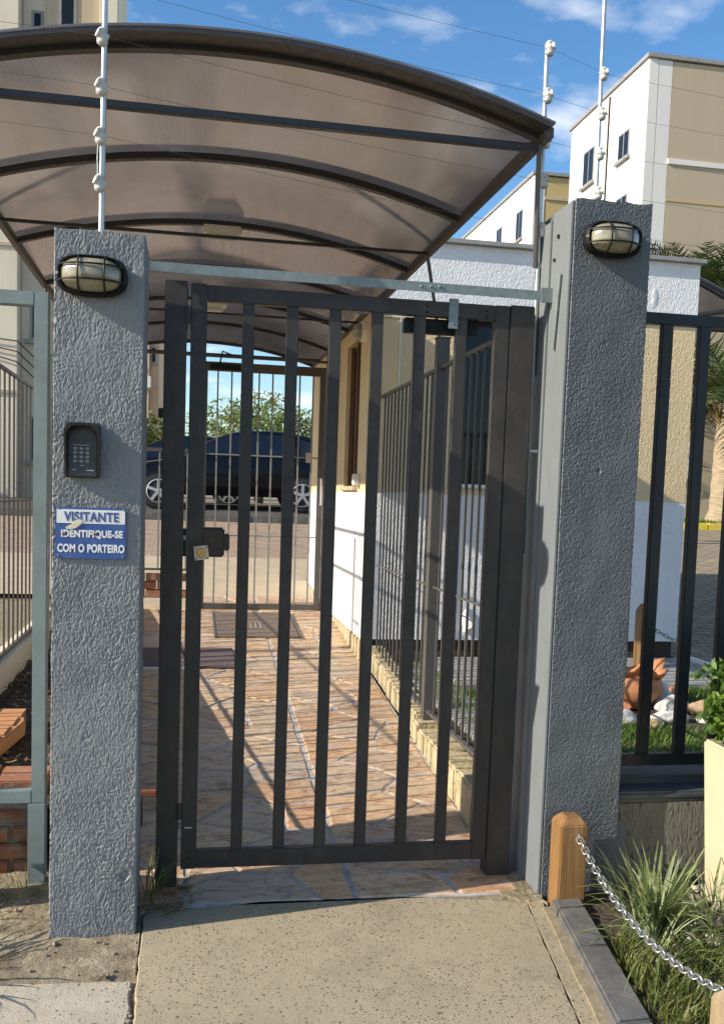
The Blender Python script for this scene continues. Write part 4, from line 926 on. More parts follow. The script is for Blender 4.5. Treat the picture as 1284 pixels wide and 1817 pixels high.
# left wall with opening y 7.42-8.10, z 1.60-2.74
Y1 = GF+.15
MB().box(GX0+.003, GX0+.15, Y1, GB, .445, 1.548).build('wall', 'wall_white', gh)
MB().box(GX0, GX0+.15, Y1, 7.45, 1.548, 2.90).build('wall', 'wall_tan', gh); MB().box(GX0, GX0+.15, 8.10, GB, 1.548, 2.90).build('wall', 'wall_tan', gh)
MB().box(GX0, GX0+.15, 7.45, 8.10, 2.74, 2.90).build('wall', 'wall_tan', gh); MB().box(GX0, GX0+.15, 7.45, 8.10, 1.548, 1.59).build('wall', 'wall_tan', gh)
MB().box(GX1-.15, GX1-.002, Y1, GB, .445, 2.90).build('wall', 'wall_tan', gh); MB().box(GX0+.15, GX1-.15, GB-.15, GB, .445, 2.90).build('wall', 'wall_tan', gh)
MB().box(GX0-.012, GX1+.005, GF-.012, GB+.01, 2.90, 3.375).build('parapet', 'wall_white', gh, bevel=.004)
MB().box(GX0-.045, GX1+.035, GF-.055, GB+.04, 3.375, 3.408).build('roof_cap', 'cap_grey', gh, bevel=.003)
MB().box(GX0+.02, GX1-.02, GF+.035, GB-.02, .18, .445).build('plinth', 'soil', gh, bevel=.01)
MB().box(GX0-.01, GX0+.02, GF-.0, GB, .2, .444).build('plinth', 'plinth', gh, bevel=.008)
MB().box(GX0+.15, GX1-.15, GF+.15, GB-.15, .445, .46).build('inner_floor', 'dark_hole', gh)
wn1 = MB().box(1.985, 2.565, GF+.05, GF+.09, 1.60, 2.845).build('window', 'black_matte', gh)
MB().box(2.02, 2.27, GF+.044, GF+.049, 1.64, 2.80).build('pane', 'glass', wn1); MB().box(2.285, 2.535, GF+.044, GF+.049, 1.64, 2.80).build('pane', 'glass', wn1)
MB().box(1.97, 2.58, GF-.03, GF+.05, 1.60, 1.628).build('sill', 'white_plastic', wn1, bevel=.003)
MB().box(2.272, 2.283, GF+.036, GF+.05, 1.63, 2.81).build('mullion', 'black_matte', wn1)
wn2 = MB().box(GX0+.07, GX0+.10, 7.45, 8.10, 1.59, 2.74).build('window', 'wood_door', gh)
MB().box(GX0+.060, GX0+.068, 7.50, 7.76, 1.64, 2.70).build('pane', 'glass', wn2); MB().box(GX0+.060, GX0+.068, 7.80, 8.06, 1.64, 2.70).build('pane', 'glass', wn2)
for y in (7.45, 7.765, 8.065): MB().box(GX0+.03, GX0+.069, y, y+.035, 1.60, 2.74).build('frame', 'wood_door', wn2, bevel=.003)
MB().box(GX0-.03, GX0+.068, 7.42, 8.13, 1.555, 1.589).build('sill', 'plinth', wn2, bevel=.004)
MB().box(1.37, 1.50, GF-.012, GF-.001, 1.552, 2.80).build('wall_panel', 'wall_tan', gh, bevel=.002)
MB().box(1.365, 1.372, GF-.018, GF-.001, 1.552, 2.82).build('panel_trim', 'white_plastic', gh)
MB().box(1.498, 1.506, GF-.018, GF-.001, 1.552, 2.82).build('panel_trim', 'white_plastic', gh)
MB().box(1.365, 1.506, GF-.018, GF-.001, 2.82, 2.828).build('panel_trim', 'white_plastic', gh)
for (x, y, z) in ((3.47, GF-.013, 3.10),):
    MB().lathe([(.045, 0), (.03, -.003), (.005, -.004)], (x, y, z), 7, 'Y', .7, 1.9).build('paint_patch', 'wall_white', gh, smooth=True)
cl = MB(); cl.add([(2.08, GF-.002, .50), (2.17, GF-.002, .49), (2.20, GF-.002, .56), (2.15, GF-.002, .66), (2.10, GF-.002, .70), (2.05, GF-.002, .63), (2.08, GF-.05, .52), (2.14, GF-.06, .56), (2.10, GF-.04, .64)], [(0, 1, 7, 6), (1, 2, 7), (2, 3, 8, 7), (3, 4, 8), (4, 5, 8), (5, 0, 6, 8), (6, 7, 8)]); cl.build('plaster_lump', 'wall_white', gh, smooth=True)
# corner floodlight, small white box, camera
fl = thing('corner_floodlight', (1.25, 7.25, 2.74), 'round cream floodlight on the guardhouse corner above the brown window', 'lamp')
MB().lathe([(.075, .05), (.078, 0), (.066, -.02)], (1.262, 7.24, 2.735), 20, 'X').build('housing', 'cream_plastic', fl, smooth=True)
MB().lathe([(.066, -.02), (.060, -.05), (.040, -.075), (.004, -.085)], (1.262, 7.24, 2.735), 20, 'X').build('lens', 'lamp_glass', fl, smooth=True)
bxw = thing('wall_box', (1.26, 7.36, 1.62), 'small white box under the guardhouse side window', 'junction box')
MB().box(1.235, 1.284, 7.30, 7.39, 1.592, 1.68).build('case', 'white_plastic', bxw, bevel=.006); MB().box(1.232, 1.236, 7.325, 7.365, 1.61, 1.66).build('cover', 'white_plastic', bxw, bevel=.001)
sl = thing('side_light', (3.89, 7.1, 2.83), 'white bullet light on the right end of the guardhouse', 'lamp')
MB().lathe([(.035, -.05), (.045, -.03), (.045, .05), (.02, .065)], (3.895, 7.12, 2.84), 14).build('body', 'white_plastic', sl, smooth=True); MB().box(3.836, 3.87, 7.10, 7.14, 2.83, 2.85).build('bracket', 'black_matte', sl)

# ------------------------------------------------------------ far gate and its side panel
FY = 8.8; zf = 0.45
fg = thing('inner_gate', (.65, FY, zf), 'thin barred inner gate at the far end of the walkway', 'gate')
bx('stile', 'inner_bar', fg, .10, .15, FY, FY+.04, zf, 2.66); bx('stile', 'inner_bar', fg, 1.155, 1.205, FY, FY+.04, zf, 2.66)
bx('top_rail', 'paint_brown', fg, .15, 1.155, FY, FY+.035, 2.58, 2.66); bx('bottom_rail', 'inner_bar', fg, .15, 1.155, FY, FY+.035, zf, zf+.05)
fp = MB().box(.232, .246, FY+.01, FY+.024, zf+.05, 2.58).build('bar', 'paint_grey_thin', fg)
for k in range(1, 8): clone(fp, (.122*k, 0, 0))
for z in (1.845, 1.12): MB().box(.15, 1.155, FY+.004, FY+.010, z-.006, z+.006).build('cross_bar', 'paint_grey_thin', fg)
MB().box(1.04, 1.09, FY-.03, FY-.001, 1.80, 1.89).build('lock_case', 'steel_plate', fg, bevel=.006)
MB().tube([(1.185, FY-.001, 1.66), (1.185, FY-.04, 1.66), (1.185, FY-.04, 1.42), (1.185, FY-.001, 1.42)], .010, 8).build('pull_handle', 'alu', fg, smooth=True)
MB().box(.17, .44, FY-.05, FY-.002, 2.585, 2.635).build('door_closer', 'black_matte', fg, bevel=.004)
MB().tube([(.25, FY-.03, 2.635), (.27, FY-.10, 2.74), (.36, FY-.02, 2.72)], .008, 6).build('closer_arm', 'black_matte', fg)
fgp = thing('gate_post', (1.235, FY, zf), 'brown post between the inner gate and the guardhouse wall', 'gate post', 'posts holding the inner gate')
bx('post_tube', 'paint_brown', fgp, 1.212, 1.265, FY-.01, FY+.05, zf-.06, 2.86)
fgq = thing('gate_post', (.07, FY, zf), 'post on the left side of the inner gate behind the entrance gate bars', 'gate post', 'posts holding the inner gate')
bx('post_tube', 'inner_bar', fgq, .045, .095, FY-.01, FY+.05, zf-.06, 2.66)
fl2 = thing('gate_transom', (.2, FY, 2.7), 'thin beam above the inner gate under the canopy', 'beam')
MB().box(-.95, 1.265, FY+.005, FY+.03, 2.70, 2.722).build('beam_tube', 'paint_brown', fl2)
fpn = thing('side_panel_railing', (-.4, FY, zf), 'thin railing panel left of the inner gate above the brick step', 'railing')
for z, h in ((1.865, .03), (2.02, .008), (.80, .02)): MB().box(-.95, .045, FY+.005, FY+.03, z-h/2, z+h/2).build('rail', 'inner_bar', fpn)
fv = MB().box(-.266, -.252, FY+.01, FY+.024, .81, 1.85).build('bar', 'paint_grey_thin', fpn)
for k in (-4, -3, -2, -1, 1, 2): clone(fv, (.122*k, 0, 0))
# brick step under it
bs = thing('brick_step', (-.5, 8.95, .42), 'low red brick wall on a pale kerb behind the left pillar edge', 'brick wall')
bx('base', 'wall_cream', bs, -1.0, .04, FY+.06, FY+.22, .38, .535)
for r in range(3):
    for k in range(5):
        x = -.98+.205*k+(.1 if r % 2 else 0)
        if x > -.15: continue
        MB().box(x, x+.195, FY+.07, FY+.17, .537+r*.076, .537+r*.076+.068).build('brick', 'brick', bs, bevel=.004)
# cover plate, door mat
cv = thing('inspection_cover', (.57, 8.15, .39), 'brown rectangular inspection cover let into the walkway before the inner gate', 'cover')
def on_ramp(name, mat, par, x0, x1, y0, y1, d0, d1, **k):
    b = MB(); b.add([(x, y, zr(y)+d) for d in (d0, d1) for x, y in ((x0, y0), (x1, y0), (x1, y1), (x0, y1))], [(3, 2, 1, 0), (4, 5, 6, 7), (0, 1, 5, 4), (1, 2, 6, 5), (2, 3, 7, 6), (3, 0, 4, 7)]); return b.build(name, mat, par, **k)
on_ramp('plate', 'cover_plate', cv, .245, .90, 7.71, 8.62, .0, .021, bevel=.002)
on_ramp('rim', 'inner_bar', cv, .225, .243, 7.70, 8.63, .0, .023); on_ramp('rim', 'inner_bar', cv, .902, .920, 7.70, 8.63, .0, .023)
for x in (.53, .57, .61): on_ramp('lift_slot', 'steel_plate', cv, x, x+.012, 8.0, 8.2, .021, .024)
dm = thing('door_mat', (.03, 7.05, .28), 'purplish brown door mat lying across the left half of the walkway', 'mat')
on_ramp('mat', 'door_mat', dm, -.44, .35, 6.80, 7.33, .008, .024, bevel=.004); on_ramp('pale_edge', 'white_plastic', dm, -.44, .0, 6.775, 6.797, .006, .020)

# ------------------------------------------------------------ left garden bits
bw = thing('brick_wall', (-.85, 3.87, 0), 'dirty red brick footing under the grey green frame panel', 'brick wall')
bx('mortar', 'block', bw, -1.9, -.585, 3.86, 3.95, -.03, .262, bevel=.004)
for r in range(4):
    for k in range(7):
        x = -1.85+.2*k+(.09 if r % 2 else 0)
        MB().box(x, min(x+.188, -.578), 3.838+random.uniform(0, .012), 3.90, -.02+r*.068, .04+r*.068).build('brick', 'brick', bw, bevel=.007)
be = thing('brick_edging', (-.9, 4.17, .25), 'row of red bricks edging the left garden soil', 'brick edging')
for k in range(6):
    x = -1.78+.205*k; MB().box(x, x+.198, 4.06+random.uniform(-.006, .006), 4.165, .20, .298+random.uniform(-.004, .004)).build('brick', 'brick', be, bevel=.006)
    MB().box(x, x+.198, 4.17, 4.27, .20, .302+random.uniform(-.004, .004)).build('brick', 'brick', be, bevel=.006)
cbk = thing('concrete_block', (-.75, 3.6, 0), 'mossy concrete block standing at the far left edge of the dirt', 'concrete block')
bx('block_body', 'block', cbk, -.98, -.668, 3.50, 3.62, -.02, .285, bevel=.012, seg=3); bx('cap_stone', 'block', cbk, -.99, -.66, 3.49, 3.63, .285, .315, bevel=.008)
tr_ = thing('clay_trough', (-1.0, 4.9, .3), 'shallow orange clay trough lying on the left garden soil', 'trough')
tq = [(-1.30, 4.50), (-.85, 4.50), (-.79, 5.02), (-.83, 5.30), (-1.30, 5.30)]
b = MB(); b.prism(tq, lambda x, y: (x, y, .24), lambda x, y: (x, y, .318)); b.build('body', 'plank_orange', tr_, bevel=.008)
for k in range(4): MB().box(-1.28, -.845+.008*k, 4.53+.19*k, 4.70+.19*k, .3185, .327).build('slat', 'plank_orange', tr_, bevel=.003)
# litter and stones on soil
lit = MB()
for _ in range(700):
    x, y = random.uniform(-1.08, -.54), random.uniform(4.3, 8.0); z = .235+.01*(y-3.9)+.02; a = random.uniform(0, 6.28); s = random.uniform(.008, .024)
    d = Vector((math.cos(a), math.sin(a), random.uniform(-.4, .6)))*s; e = Vector((-math.sin(a), math.cos(a), random.uniform(-.4, .4)))*s*.5; c = Vector((x, y, z))
    lit.add([c-d, c+e, c+d, c-e], [(0, 1, 2, 3)])
tag(lit.build('leaf_litter', 'leaf_dry', fix=False), 'dry leaf litter scattered over the left garden soil', kind='stuff')
lit = MB()
for _ in range(420):
    x, y = random.uniform(-1.1, -.45), random.uniform(3.0, 3.85)
    if _ > 250: x, y = random.uniform(-.14, .02)+random.uniform(-.02, .05), random.uniform(3.36, 3.62)
    a = random.uniform(0, 6.28); s_ = random.uniform(.005, .018); d = Vector((math.cos(a), math.sin(a), random.uniform(-.2, .5)))*s_; e = Vector((-math.sin(a), math.cos(a), random.uniform(-.3, .3)))*s_*random.choice((.12, .15, .4)); c = Vector((x, y, .012))
    lit.add([c-d, c+e, c+d, c-e], [(0, 1, 2, 3)])
tag(lit.build('leaf_litter', 'leaf_dry', fix=False), 'dry grass bits and litter on the dirt around the left pillar', kind='stuff')
def rocklump(c, sx, sy, sz, seed, sub=2):
    bm = bmesh.new(); bmesh.ops.create_icosphere(bm, subdivisions=sub, radius=1.0); b = MB(); vs = []
    for v in bm.verts:
        k = 1+.28*noise.noise(v.co*1.3+Vector((seed, 0, 0)))+.08*noise.noise(v.co*4+Vector((seed, 3, 0)))
        vs.append((c[0]+v.co.x*sx*k, c[1]+v.co.y*sy*k, c[2]+v.co.z*sz*k))
    b.add(vs, [tuple(v.index for v in f.verts) for f in bm.faces]); bm.free(); return b
pb = MB(); 
for i in range(150):
    x, y = random.uniform(-1.0, -.16), random.uniform(2.95, 3.9)
    if i > 80: x, y = -.14+random.gauss(0, .012), random.uniform(2.0, 3.35)
    if -.46 < x < -.13 and 3.22 < y < 3.6: continue
    s = random.choice((.003, .003, .004, .005, .006, .009)); r_ = rocklump((x, y, s*.25-(.008 if i > 80 else 0)), s, s*1.2, s*.7, i, 1); pb.add(r_.v, r_.f)
tag(pb.build('gravel', 'grit', smooth=True), 'small stones scattered on the dirt beside the left pillar', kind='stuff')
pb = MB()
for i in range(150):
    x, y = random.uniform(1.72, 2.5), random.uniform(2.90, 3.55); s = random.uniform(.014, .036); r_ = rocklump((x, y, .02+s*.35+random.choice((0, 0, .015))), s, s*1.15, s*.7, i*.7, 2); pb.add(r_.v, r_.f)
tag(pb.build('gravel', 'pebble', smooth=True), 'pale river pebbles under the cream planter', kind='stuff')

# ------------------------------------------------------------ bollards and chain
def bollard(x0, x1, y0, y1, z0, zs, zp, mat, label, group):
    t = thing('wooden_bollard', ((x0+x1)/2, (y0+y1)/2, z0), label, 'bollard', group); cx, cy_ = (x0+x1)/2, (y0+y1)/2; k = .56
    b = MB(); b.add([(x0, y0, z0), (x1, y0, z0), (x1, y1, z0), (x0, y1, z0), (x0, y0, zs), (x1, y0, zs), (x1, y1, zs), (x0, y1, zs)]+[(cx+(p-cx)*k, cy_+(q-cy_)*k, zp) for p, q in ((x0, y0), (x1, y0), (x1, y1), (x0, y1))],
                     [(3, 2, 1, 0), (0, 1, 5, 4), (1, 2, 6, 5), (2, 3, 7, 6), (3, 0, 4, 7), (4, 5, 9, 8), (5, 6, 10, 9), (6, 7, 11, 10), (7, 4, 8, 11), (8, 9, 10, 11)])
    b.build('timber', mat, t, bevel=.004); return t
b1 = bollard(1.370, 1.474, 3.27, 3.372, -.05, .322, .350, 'wood', 'varnished wooden bollard with pointed top at the foot of the right pillar', 'wooden bollards joined by chain')
MB().tube([(1.432, 3.268, .292), (1.432, 3.255, .292), (1.432, 3.25, .286), (1.432, 3.255, .280)], .0035, 6).build('eye_hook', 'chrome', b1)
b2 = bollard(1.335, 1.44, 2.06, 2.17, -.05, .266, .294, 'wood_old', 'weathered grey wooden bollard at the bottom right by the bed', 'wooden bollards joined by chain')
MB().tube([(1.375, 2.171, .268), (1.375, 2.18, .268)], .004, 6).build('eye_hook', 'chrome', b2)
bollard(3.28, 3.39, 6.55, 6.66, .25, .74, .79, 'wood_dark', 'brown wooden bollard before the white guardhouse wall', 'wooden bollards joined by chain')
def chain(A, B, sag, n, L, r, label, mat='chrome'):
    t = thing('bollard_chain', A, label, 'chain'); A, B = Vector(A), Vector(B); proto = None
    pts = [A.lerp(B, i/400)-Vector((0, 0, sag*4*(i/400)*(1-i/400))) for i in range(401)]
    ln = [0]
    for i in range(400): ln.append(ln[-1]+(pts[i+1]-pts[i]).length)
    for k in range(n):
        s = ln[-1]*(k+.5)/n; i = min(range(401), key=lambda q: abs(ln[q]-s)); p = pts[i]; d = (pts[min(400, i+2)]-pts[max(0, i-2)]).normalized()
        if proto is None:
            m = MB(); h, w = L/2, L*.30
            loop = [((h-w)*(1 if math.cos(q) > 0 else -1)+w*math.cos(q), w*math.sin(q), 0) for q in [2*math.pi*j/14 for j in range(14)]]
            m.tube(loop, r, 6, closed=True); o = m.build('link', mat, None, smooth='all'); o.parent = t; proto = o
        else:
            o = proto.copy(); COL.objects.link(o); o.parent = t
        y_ = d.cross(Vector((0, 0, 1))).normalized(); z_ = d.cross(y_)
        R_ = Matrix((d, y_, z_)).transposed() @ Matrix.Rotation(rad(90*(k % 2)+20), 3, 'X')
        o.matrix_local = Matrix.Translation(p-A) @ R_.to_4x4()
    return t
chain((1.432, 3.254, .283), (1.375, 2.18, .268), 0.085, 38, .039, .0029, 'shiny steel chain hanging from the varnished bollard to the weathered one')
chain((3.36, 6.54, .62), (3.99, 6.05, .40), 0.05, 26, .04, .004, 'thin chain hanging from the brown bollard over the pale path', 'galv')

# ------------------------------------------------------------ front bed: kerb, plants, planter
kr = thing('kerb_row', (1.3, 2.8, 0), 'dark stone kerb row edging the planting bed on its left', 'kerb')
def kx(y): return 1.318+0.16*(y-3.22)
for (ya, yb_) in ((3.205, 3.30), (2.45, 3.197), (1.65, 2.442), (.85, 1.642)):
    b = MB(); b.add([(kx(y)+dx, y, z) for y in (ya, yb_) for dx, z in ((.022, -.05), (.142, -.05), (.136, .046), (.03, .042))], [(3, 2, 1, 0), (4, 5, 6, 7), (0, 1, 5, 4), (1, 2, 6, 5), (2, 3, 7, 6), (3, 0, 4, 7)]); b.build('kerb_stone', 'kerb', kr, bevel=.008, seg=2)
tag(slab('mortar_joint', [(kx(.8)-.008, .8), (kx(.8)+.03, .8), (kx(3.3)+.03, 3.3), (kx(3.3)-.008, 3.3)], -.04, .010, 'kerb_joint', kr, jit=.0025, step=.09), None)

def strap_leaf_mesh(L, w, bend, mat, name='leaf'):
    b = MB(); n = 7
    vs = []; 
    for i in range(n+1):
        t = i/n; x = L*(t*(1-.15*bend)+0) * math.sin(bend*t*.9+.05) if bend else 0
        ang = bend*t; xx = L*(1-math.cos(ang))/max(bend, .01); zz = L*math.sin(ang)/max(bend, .01); ww = w*(1-t**2.2)*(.55+.9*min(1, t*3))*.75
        vs += [(xx, -ww/2, zz+ww*.18), (xx, 0, zz), (xx, ww/2, zz+ww*.18)]
    fs = []
    for i in range(n):
        for k in (0, 1): fs.append((3*i+k, 3*i+k+1, 3*i+4+k, 3*i+3+k))
    b.add(vs, fs); me_o = b.build(name, mat, None, smooth='all', fix=False); return me_o
def tuft(loc, n, label, mats, Lr, wr, bend=(.3, 1.7), lean=(0.05, .75), cat='plant', name='strap_leaf_plant', group=None):
    t = thing(name, loc, label, cat, group); protos = []
    for i in range(6):
        o = strap_leaf_mesh(random.uniform(*Lr), random.uniform(*wr), random.uniform(*bend), mats[i % len(mats)]); protos.append(o)
    for i in range(n):
        pth = protos[i % 6]; o = pth if i < 6 else pth.copy()
        if i >= 6: COL.objects.link(o)
        o.parent = t; a = random.uniform(0, 6.283); rr = random.uniform(0, .10)
        o.location = (rr*math.cos(a), rr*math.sin(a), random.uniform(-.01, .01)); s = random.uniform(.6, 1.1)
        o.rotation_euler = (random.uniform(-.15, .15), random.uniform(*lean)*.6, a+random.uniform(-.5, .5)); o.scale = (s, s, s)
    return t
tuft((1.64, 3.04, .02), 170, 'large tuft of pale striped strap leaves beside the varnished bollard', ('leaf_pale', 'leaf_mid', 'leaf_pale', 'leaf_mid', 'leaf_pale', 'leaf_mid'), (.24, .38), (.009, .015), bend=(.3, 2.0))
tuft((1.55, 2.86, .015), 50, 'smaller strap leaf tuft spilling over the dark kerb', ('leaf_mid', 'leaf_pale'), (.20, .32), (.008, .013), bend=(.8, 2.0), lean=(.2, 1.0))
tuft((1.83, 2.98, .02), 40, 'sparse pale strap leaf tuft growing through the pebbles', ('leaf_pale', 'leaf_mid'), (.20, .34), (.008, .013))
tuft((-.115, 3.50, .0), 46, 'small dark grass clump at the foot of the left gate post', ('leaf_mid', 'grass_bed'), (.12, .28), (.004, .007), bend=(.4, 1.6), name='grass_clump')
tuft((1.325, 3.45, .0), 14, 'tiny weed clump between the gate post and the right pillar', ('leaf_mid', 'grass_bed'), (.04, .09), (.004, .006), name='grass_clump')
tuft((-.03, 3.56, .0), 18, 'tiny weeds in the crack before the left gate post', ('leaf_mid', 'grass_bed'), (.03, .07), (.004, .006), bend=(.6, 1.8), name='grass_clump')

tuft((-.56, 3.62, .0), 26, 'sparse weeds growing against the brick footing', ('leaf_mid', 'leaf_dry', 'grass_bed'), (.05, .14), (.003, .006), bend=(.5, 1.8), lean=(.2, 1.1), name='grass_clump')
tuft((-.70, 3.42, .0), 22, 'small dry weeds before the concrete block', ('leaf_dry', 'grass_bed', 'leaf_mid'), (.04, .10), (.003, .006), bend=(.5, 1.8), lean=(.2, 1.1), name='grass_clump')
plr = thing('cream_planter', (2.4, 3.24, 0), 'tall cream moulded planter at the right edge holding a bright shrub', 'planter')
b = MB(); z_t = .630
b.add([(1.975, 2.95, -.02), (2.75, 2.95, -.02), (2.75, 3.30, -.02), (1.975, 3.30, -.02), (1.945, 2.92, z_t), (2.78, 2.92, z_t), (2.78, 3.33, z_t), (1.945, 3.33, z_t), (1.965, 2.94, z_t), (2.76, 2.94, z_t), (2.76, 3.31, z_t), (1.965, 3.31, z_t), (1.97, 2.945, z_t-.05), (2.755, 2.945, z_t-.05), (2.755, 3.305, z_t-.05), (1.97, 3.305, z_t-.05)],
      [(3, 2, 1, 0)]+[(i, (i+1) % 4, 4+(i+1) % 4, 4+i) for i in range(4)]+[(4+i, 4+(i+1) % 4, 8+(i+1) % 4, 8+i) for i in range(4)]+[(8+i, 8+(i+1) % 4, 12+(i+1) % 4, 12+i) for i in range(4)]+[(12, 13, 14, 15)])
b.build('pot', 'planter', plr, bevel=.010, seg=3, smooth=True)
for k in range(4):
    z = .12+.13*k; MB().tube([(1.968-.012*k*0.3, 3.26-.0, z+.03), (1.966-.0035*k-.004, 3.12, z), (1.970-.0035*k-.006, 2.99, z-.015)], .003, 6).build('moulded_line', 'planter', plr)
MB().box(1.975, 2.75, 2.95, 3.30, z_t-.052, z_t-.022).build('potting_soil', 'soil', plr)

def leaf_cloud(name, mat, c, rx, ry, rz, n, size, parent, seed=0, clump=2.0, thresh=-0.15, hollow=.35):
    P = []; k = 0
    while len(P) < n and k < n*30:
        k += 1
        v = RNG.normal(size=3); v /= np.linalg.norm(v); r = (hollow+(1-hollow)*RNG.random()**.5); w = 1+.32*noise.noise((v[0]*2+seed, v[1]*2, v[2]*2))
        p = np.array([v[0]*rx, v[1]*ry, v[2]*rz])*r*w
        if noise.noise((p[0]*clump/rx+seed*3, p[1]*clump/ry, p[2]*clump/rz)) < thresh: continue
        P.append(p+np.array(c))
    P = np.array(P); n = len(P)
    a = RNG.normal(size=(n, 3)); a /= np.linalg.norm(a, axis=1)[:, None]; b = np.cross(a, RNG.normal(size=(n, 3))); b /= np.linalg.norm(b, axis=1)[:, None]
    s = size*RNG.uniform(.6, 1.3, n)[:, None]
    V = np.stack([P-a*s, P+b*s*.45, P+a*s, P-b*s*.45], 1).reshape(-1, 3); F = np.arange(4*n).reshape(-1, 4)
    return raw(name, V, F, mat, parent)
sh = thing('boxwood_shrub', (2.42, 3.13, .6), 'bright green small leaved shrub growing in the cream planter', 'shrub')
leaf_cloud('foliage', 'leaf_box', (2.22, 3.13, .80), .42, .22, .26, 6500, .019, sh, 3.1, 2.4, -.3, .4)
for k in range(9):
    a = random.uniform(-.35, .35); MB().tube([(2.42+a*.4, 3.13, .59), (2.42+a*.8, 3.13+random.uniform(-.08, .08), .78), (2.42+a, 3.13+random.uniform(-.12, .12), .95)], [.006, .005, .003], 5).build('stem', 'bark', sh)

# ------------------------------------------------------------ pot, boulders, path behind the right fence
pt = thing('terracotta_pot', (2.70, 5.5, .28), 'broken terracotta pot set among white stones on the lawn', 'pot')
n = 36; prof = [(.085, 0), (.12, .015), (.158, .07), (.170, .12), (.155, .165), (.135, .19), (.150, .21), (.185, .232)]; b = MB(); vs = []
for r, h in prof:
    for k in range(n):
        q = 2*math.pi*k/n; lip = max(0, (h-.17)/.062); torn = noise.noise((3*math.cos(q), 3*math.sin(q), 4.2))
        vs.append((2.70+r*(1+.35*lip*torn)*math.cos(q)*1.12, 5.5+r*(1+.25*lip*torn)*math.sin(q), .285+h+lip*(.055*torn+.03*math.sin(3*q+.6))))
b.add(vs, [(i*n+k, i*n+(k+1) % n, (i+1)*n+(k+1) % n, (i+1)*n+k) for i in range(len(prof)-1) for k in range(n)]+[tuple(range(n-1, -1, -1))])
bd = b.build('pot_body', 'terracotta', pt, smooth=True); so = bd.modifiers.new('thick', 'SOLIDIFY'); so.thickness = .014
MB().lathe([(.12, .15), (.13, .17), (.01, .18)], (2.70, 5.5, .285), 16).build('potting_soil', 'soil', pt)
for (dx, dz, s, w) in ((-.13, .0, .07, 3.0), (.19, .10, .05, 4.1)):
    r_ = MB(); n = 9; vs = []
    for i in range(n):
        q = 2*math.pi*i/n; k = s*(.75+.35*noise.noise((q, dx*9, w)))
        vs.append((2.70+dx+k*math.cos(q), 5.30-.02*math.sin(q+w), .31+dz+k*.5*math.sin(q)))
    r_.add(vs+[(v[0], v[1]+.025, v[2]+.01) for v in vs], [tuple(range(n)), tuple(range(2*n-1, n-1, -1))]+[(i, (i+1) % n, n+(i+1) % n, n+i) for i in range(n)]); r_.build('shard', 'terracotta', pt, bevel=.006, smooth=True)
labs = ['white boulder half hidden by the right pillar in front of the pot', 'flat white boulder between two fence bars', 'large white boulder right of the terracotta pot', 'brownish boulder at the right end of the stones', 'small white stone at the right of the row', 'white stone behind the broken pot', 'sandy stone low in the grass before the pot']
for i, (x, y, sx, sy, sz, mt, lab) in enumerate(zip((2.44, 2.76, 2.90, 3.06, 2.99, 2.96, 2.59), (5.05, 5.10, 5.33, 5.28, 5.06, 5.62, 4.98), (.095, .125, .10, .085, .075, .10, .075), (.07, .07, .07, .06, .05, .07, .05), (.055, .036, .062, .052, .034, .075, .026), ('white_stone', 'white_stone', 'white_stone', 'brown_stone', 'white_stone', 'white_stone', 'brown_stone'), labs)):
    o = rocklump((x, y, .27+sz*.6), sx, sy, sz, i*3.7, 3).build('boulder', mt, None, smooth='all'); tag(o, lab, 'boulder', 'stones around the broken pot', 'thing')
ph = thing('slab_path', (3.2, 6.4, .3), 'pale path of narrow grey planks crossing the garden before the guardhouse', 'path')
for k in range(16):
    y = 5.95+.068*k; MB().box(1.75+.0*k, 3.86, y, y+.062, .27, .318+.0015*(k % 3)).build('plank', 'cap_grey', ph, bevel=.004)
MB().box(3.862, 3.915, 5.6, 7.0, .2, .345).build('white_edge', 'white_print', ph, bevel=.006)
pth2 = thing('narrow_path', (1.62, 5.2, .28), 'narrow grey slat path beside the inner railing', 'path')
for k in range(22):
    y = 4.1+.128*k; MB().box(1.475, 1.74, y, y+.118, .255, .292).build('slat', 'cap_grey', pth2, bevel=.004)

